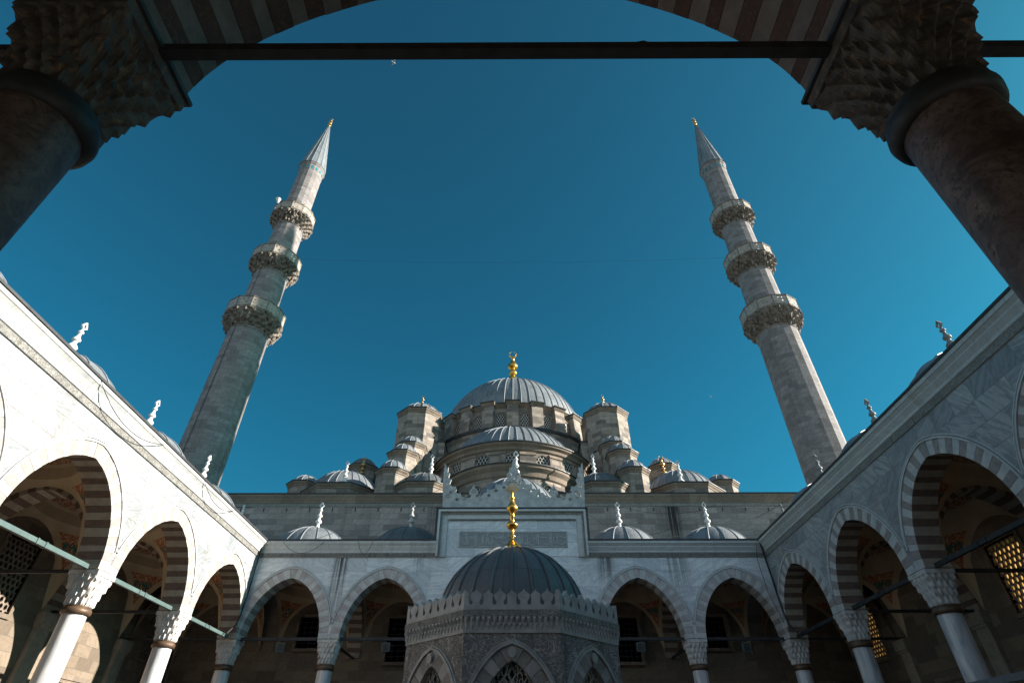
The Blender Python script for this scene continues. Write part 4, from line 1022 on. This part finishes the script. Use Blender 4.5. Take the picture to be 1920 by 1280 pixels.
# front half dome and its windowed drum
SY = 42.2; SR = 6.25
mb = MB(); mb.lathe([(SR, 14.9), (SR, 20.4)], 72, (0, SY), 0, pi, 2 * pi, uvr=SR); mb.build('half_drum', M['lime'], mo)
mb = MB(); mb.lathe([(SR, 20.2), (SR + .12, 20.3), (SR + .16, 20.5), (SR + .34, 20.66), (SR + .36, 20.8)], 72, (0, SY), 0, pi, 2 * pi, uvr=SR); mb.build('half_drum_cornice', M['lime_trim'], mo)
mb = MB(); mb.lathe([(SR + .36, 20.8), (SR + .43, 20.8), (SR + .43, 20.88), (5.4, 20.98)], 72, (0, SY), 0, pi, 2 * pi); mb.build('half_drum_lead_edge', M['flash'], mo)
mb = MB(); Rs = 6.1; zc = 18.75; t0 = math.acos((20.9 - zc) / Rs); hp = [(Rs * sin(t0 * (1 - j / 18)), zc + Rs * cos(t0 * (1 - j / 18))) for j in range(19)]; hp[-1] = (.01, hp[-1][1])
mb.lathe(hp, 72, (0, SY), 0, pi, 2 * pi); dome_ribs(mb, 0, SY, hp, 26, .05, 1, pi, 2 * pi, .5); mb.build('half_dome', [M['lead'], M['lead_rib']], mo, 60)
for k in range(10):
    a = pi + pi * k / 9
    if 1:
        b = empty('buttress', mo); mb = MB(); seg_box(mb, 0, SY, SR - .05, SR + .18, SR + .42, a, .6, 17.6, 19.85); mb.build('pier', M['lime'], b); mb = MB(); seg_box(mb, 0, SY, SR - .05, SR + .1, SR + .24, a, .6, 19.851, 20.12); mb.build('pier_cap', M['lime_trim'], b)
for k in range(9):
    drum_window(0, SY, SR, pi + pi * (k + .5) / 9, 18.5, 19.98, .56, cell=.15, hole=.112)
# lower front drum
EY = 38.4; ER = 4.75
mb = MB(); mb.lathe([(ER, 14.9), (ER, 17.3)], 60, (0, EY), 0, pi, 2 * pi, uvr=ER); mb.build('lower_drum', M['lime'], mo)
mb = MB(); mb.lathe([(ER, 17.1), (ER + .1, 17.2), (ER + .14, 17.5), (ER + .34, 17.75), (ER + .36, 17.95)], 60, (0, EY), 0, pi, 2 * pi, uvr=ER); mb.build('lower_drum_cornice', M['lime_trim'], mo)
mb = MB(); mb.lathe([(ER + .36, 17.95), (ER + .43, 17.95), (ER + .43, 18.02), (.01, 18.5)], 60, (0, EY), 0, pi, 2 * pi); mb.build('lower_drum_lead', M['flash'], mo)
for a in (-pi / 2 - .52, -pi / 2 + .52, -pi / 2 - 1.1, -pi / 2 + 1.1):
    drum_window(0, EY, ER, a, 15.5, 16.7, .42)
# towers and the stepped cascades either side
for s in (-1, 1):
    tw = empty('tower', mo); x, y = s * 7.95, 41.2
    mb = MB(); octo(mb, x, y, 1.95, 15, 25.6, topr=1.88); mb.build('wall', M['lime'], tw)
    octo_cornice(tw, x, y, 1.88, 25.59, .4)
    dome(tw, 'dome', x, y, 26.1, 1.72, 1.15, 14, .05, 'lead', 'lead_rib', 40)
    finial(tw, x, y, 27.05, 1.35, 'gold_dull', 'crescent')
    turret(s * 7.75, 38.1, 1.05, 15, 21.2, .92, .8, 12)
    turret(s * 7.9, 36.3, 1.05, 15, 19.6, .92, .8, 12)
    turret(s * 7.95, 34.0, 1.02, 15, 17.15, .92, .8, 12)
    turret(s * 11.3, 38.5, 1.05, 15, 19.6, .95, .75, 12, mat='lead_dark' if s < 0 else 'lead')
    turret(s * 11.6, 36.3, 2.75, 15, 16.4, 2.45, 1.75, 28, 'side_dome')
    turret(s * 5.8, 34.6, 2.2, 15, 15.95, 1.75, 1.3, 20, 'front_dome', mat='lead_dark')
    turret(s * 14.6, 36.6, 1.1, 15, 17.4, .95, .7, 12)
    turret(s * 11.0, 37.3, .6, 15, 18.2, .4, .3, 8, 'pinnacle_base', fin=(s * 11.0, 0, 18.6, 1.9))
    finial(mo, s * 11.0, 33.75, 16.8, 1.55, 'white_marble', 'marble', name='white_finial')
    finial(mo, s * 5.45, 34.2, 17.45, 1.6, 'white_marble', 'marble', name='white_finial')
    # stepped walls linking the masses
    mb = MB()
    for k, (xa, xb, ya, z1) in enumerate(((5.6, 7.0, 40.6, 23.4), (6.6, 7.6, 40.0, 22.2), (6.9, 9.6, 39.2, 19.6), (7.6, 10.3, 37.4, 17.9), (7.4, 10.2, 35.2, 16.6), (9.8, 12.6, 38.9, 18.2), (10, 16, 39.5, 16.2))):
        A, B = sorted((s * xa, s * xb)); mb.box(A, B, ya, 48 + k * .1, 15, z1)
    mb.build('stepped_wall', M['lime'], mo)
    mb = MB()
    for k, (xa, xb, ya, z1) in enumerate(((5.6, 7.0, 40.6, 23.4), (6.6, 7.6, 40.0, 22.2), (6.9, 9.6, 39.2, 19.6), (7.6, 10.3, 37.4, 17.9), (7.4, 10.2, 35.2, 16.6), (9.8, 12.6, 38.9, 18.2), (10, 16, 39.5, 16.2))):
        A, B = sorted((s * xa, s * xb)); mb.box(A - .08, B + .08, ya - .08, 48 + k * .1 + .05, z1 + .003, z1 + .08)
    mb.build('lead_coping', M['flash'], mo)

# ---------------------------------------------------------------- cables and birds
def sag(p, q, d, n=16): return [tuple(p[i] + (q[i] - p[i]) * k / n - (d * 4 * (k / n) * (1 - k / n) if i == 2 else 0) for i in range(3)) for k in range(n + 1)]
def cable(pts, label, r=.011, group=None):
    mb = MB(); mb.tube(pts, r, 5); tag(mb.build('cable', M['cable']), label, 'cable', group)
cable(sag((-11.66, 12.9, 10.5), (-11.66, 16.6, 10.45), .5), 'slack black cable looping on the cornice of the sunlit arcade, nearest the viewer')
cable(sag((-11.66, 19.6, 10.5), (-11.66, 22.5, 10.5), .4), 'slack black cable looping on the cornice of the sunlit arcade, farther back')
cable([(-11.8, 26.35, 10.6), (-11.9, 26.45, 9.7), (-11.93, 26.5, 8.6), (-11.95, 26.4, 7.4), (-12.0, 26.3, 6.9), (-12.1, 25.9, 6.5)], 'black cable running down the left inner corner of the courtyard', .03)
cable([(11.75, 26.35, 10.6), (11.85, 26.45, 9.7), (11.93, 26.5, 8.6), (11.95, 26.4, 7.4), (12.0, 26.3, 6.9), (12.1, 25.9, 6.5)], 'thick black cable running down the right inner corner of the courtyard', .045)
cable([(11.6, 26.4, 10.6), (11.5, 26.55, 9.7), (11.6, 26.6, 8.3), (11.9, 26.5, 7.0)], 'thin black cable beside the thick one in the right inner corner', .012)
cable(sag((-10.9, 26.33, 10.5), (-8.9, 26.33, 10.5), .55), 'drooping black cable on the cornice below the left bright dome')
cable(sag((-7.3, 26.33, 10.5), (-6.6, 26.33, 10.5), .6), 'short looped black cable on the cornice below the left dark dome')
cable(sag((3.8, 27.5, 12.3), (9.9, 31.3, 13.4), 1.0), 'thin cable sagging from the portal to the hall wall on the right', .012)
cable(sag((5.75, 29.2, 13.4), (11.9, 31.2, 14.2), .5), 'thin cable from the white finial to the top of the hall wall', .012)
cable(sag((8.0, 27.8, 11.2), (16.5, 31.2, 14.7), .5), 'thin cable rising to the right end of the hall wall', .012)
cable(sag((-3.8, 27.5, 13.6), (-6.5, 31.3, 14.8), .2), 'pale thin cable at the left edge of the portal crest', .012)
cable(sag((-17.7, 31.5, 35.6), (17.7, 31.5, 35.6), .5, 30), 'very thin wire strung between the two minarets', .006)
def gull(loc, s, label, ang):
    mb = MB()
    mb.tube([(-.22 * s, 0, 0), (-.1 * s, 0, .01), (.1 * s, 0, .02), (.2 * s, 0, .03), (.27 * s, 0, .03)], [.01 * s, .05 * s, .06 * s, .035 * s, .005 * s], 7)
    for q in (-1, 1):
        mb.q([(.08 * s, 0, .03 * s), (.12 * s, q * .28 * s, .14 * s), (-.02 * s, q * .6 * s, .10 * s), (.0, q * .28 * s, .12 * s), (-.06 * s, 0, .02 * s)])
        mb.q([(.08 * s, 0, .02 * s), (.12 * s, q * .28 * s, .13 * s), (-.02 * s, q * .6 * s, .09 * s), (.0, q * .28 * s, .11 * s), (-.06 * s, 0, .01 * s)][::-1])
    o = mb.build('seagull', M['feather']); o.location = loc; o.rotation_euler = (.3, .2, ang); tag(o, label, 'bird')
gull((-7.25, 15.65, 36.0), .6, 'small white gull flying high just below the iron tie rod', .6)
gull((25.55, 60, 40.34), .45, 'tiny distant gull flying low in the sky left of the right minaret', 2)

for x, lab in ((-10.1, 'small grey box hanging from the iron rod in the leftmost far arch'), (-5.5, 'small grey box hanging from the iron rod in the far arch left of the fountain'), (5.6, 'small grey box hanging from the iron rod in the far arch right of the fountain'), (10.2, 'small grey box hanging from the iron rod in the rightmost far arch')):
    bx_ = tag(empty('hanging_box'), lab, 'box', 'small boxes hung under the far tie rods')
    mb = MB(); mb.box(x - .17, x + .17, 26.95, 27.12, 5.98, 6.32); mb.build('case', M['iron_green'], bx_)
    mb = MB(); mb.box(x - .14, x + .14, 26.935, 26.949, 6.01, 6.29); mb.build('grille', M['iron'], bx_)
    mb = MB(); mb.box(x - .015, x + .015, 27.02, 27.05, 6.321, 6.40); mb.build('bracket', M['iron'], bx_)
cf = tag(empty('canopy_frame'), 'pale grey beam of a low frame at the lower right corner before the arcade', 'frame')
mb = MB(); mb.box(9.97, 10.09, 4.0, 15.5, 3.14, 3.27); mb.build('beam', M['lead_rib'], cf)
for y in (4.1, 15.4):
    mb = MB(); mb.lathe([(.04, 0), (.04, 3.139)], 10, (10.03, y)); mb.build('post', M['lead_rib'], cf)
pts = [(.62, 2.05, 6.37), (.68, 2.05, 6.43), (.78, 2.05, 6.44), (.9, 2.05, 6.40), (1.0, 2.05, 6.40), (1.12, 2.05, 6.44), (1.2, 2.05, 6.47), (1.27, 2.05, 6.42), (1.3, 2.05, 6.37)]
cable(pts, 'short wire looping on top of the foreground iron tie rod', .006)
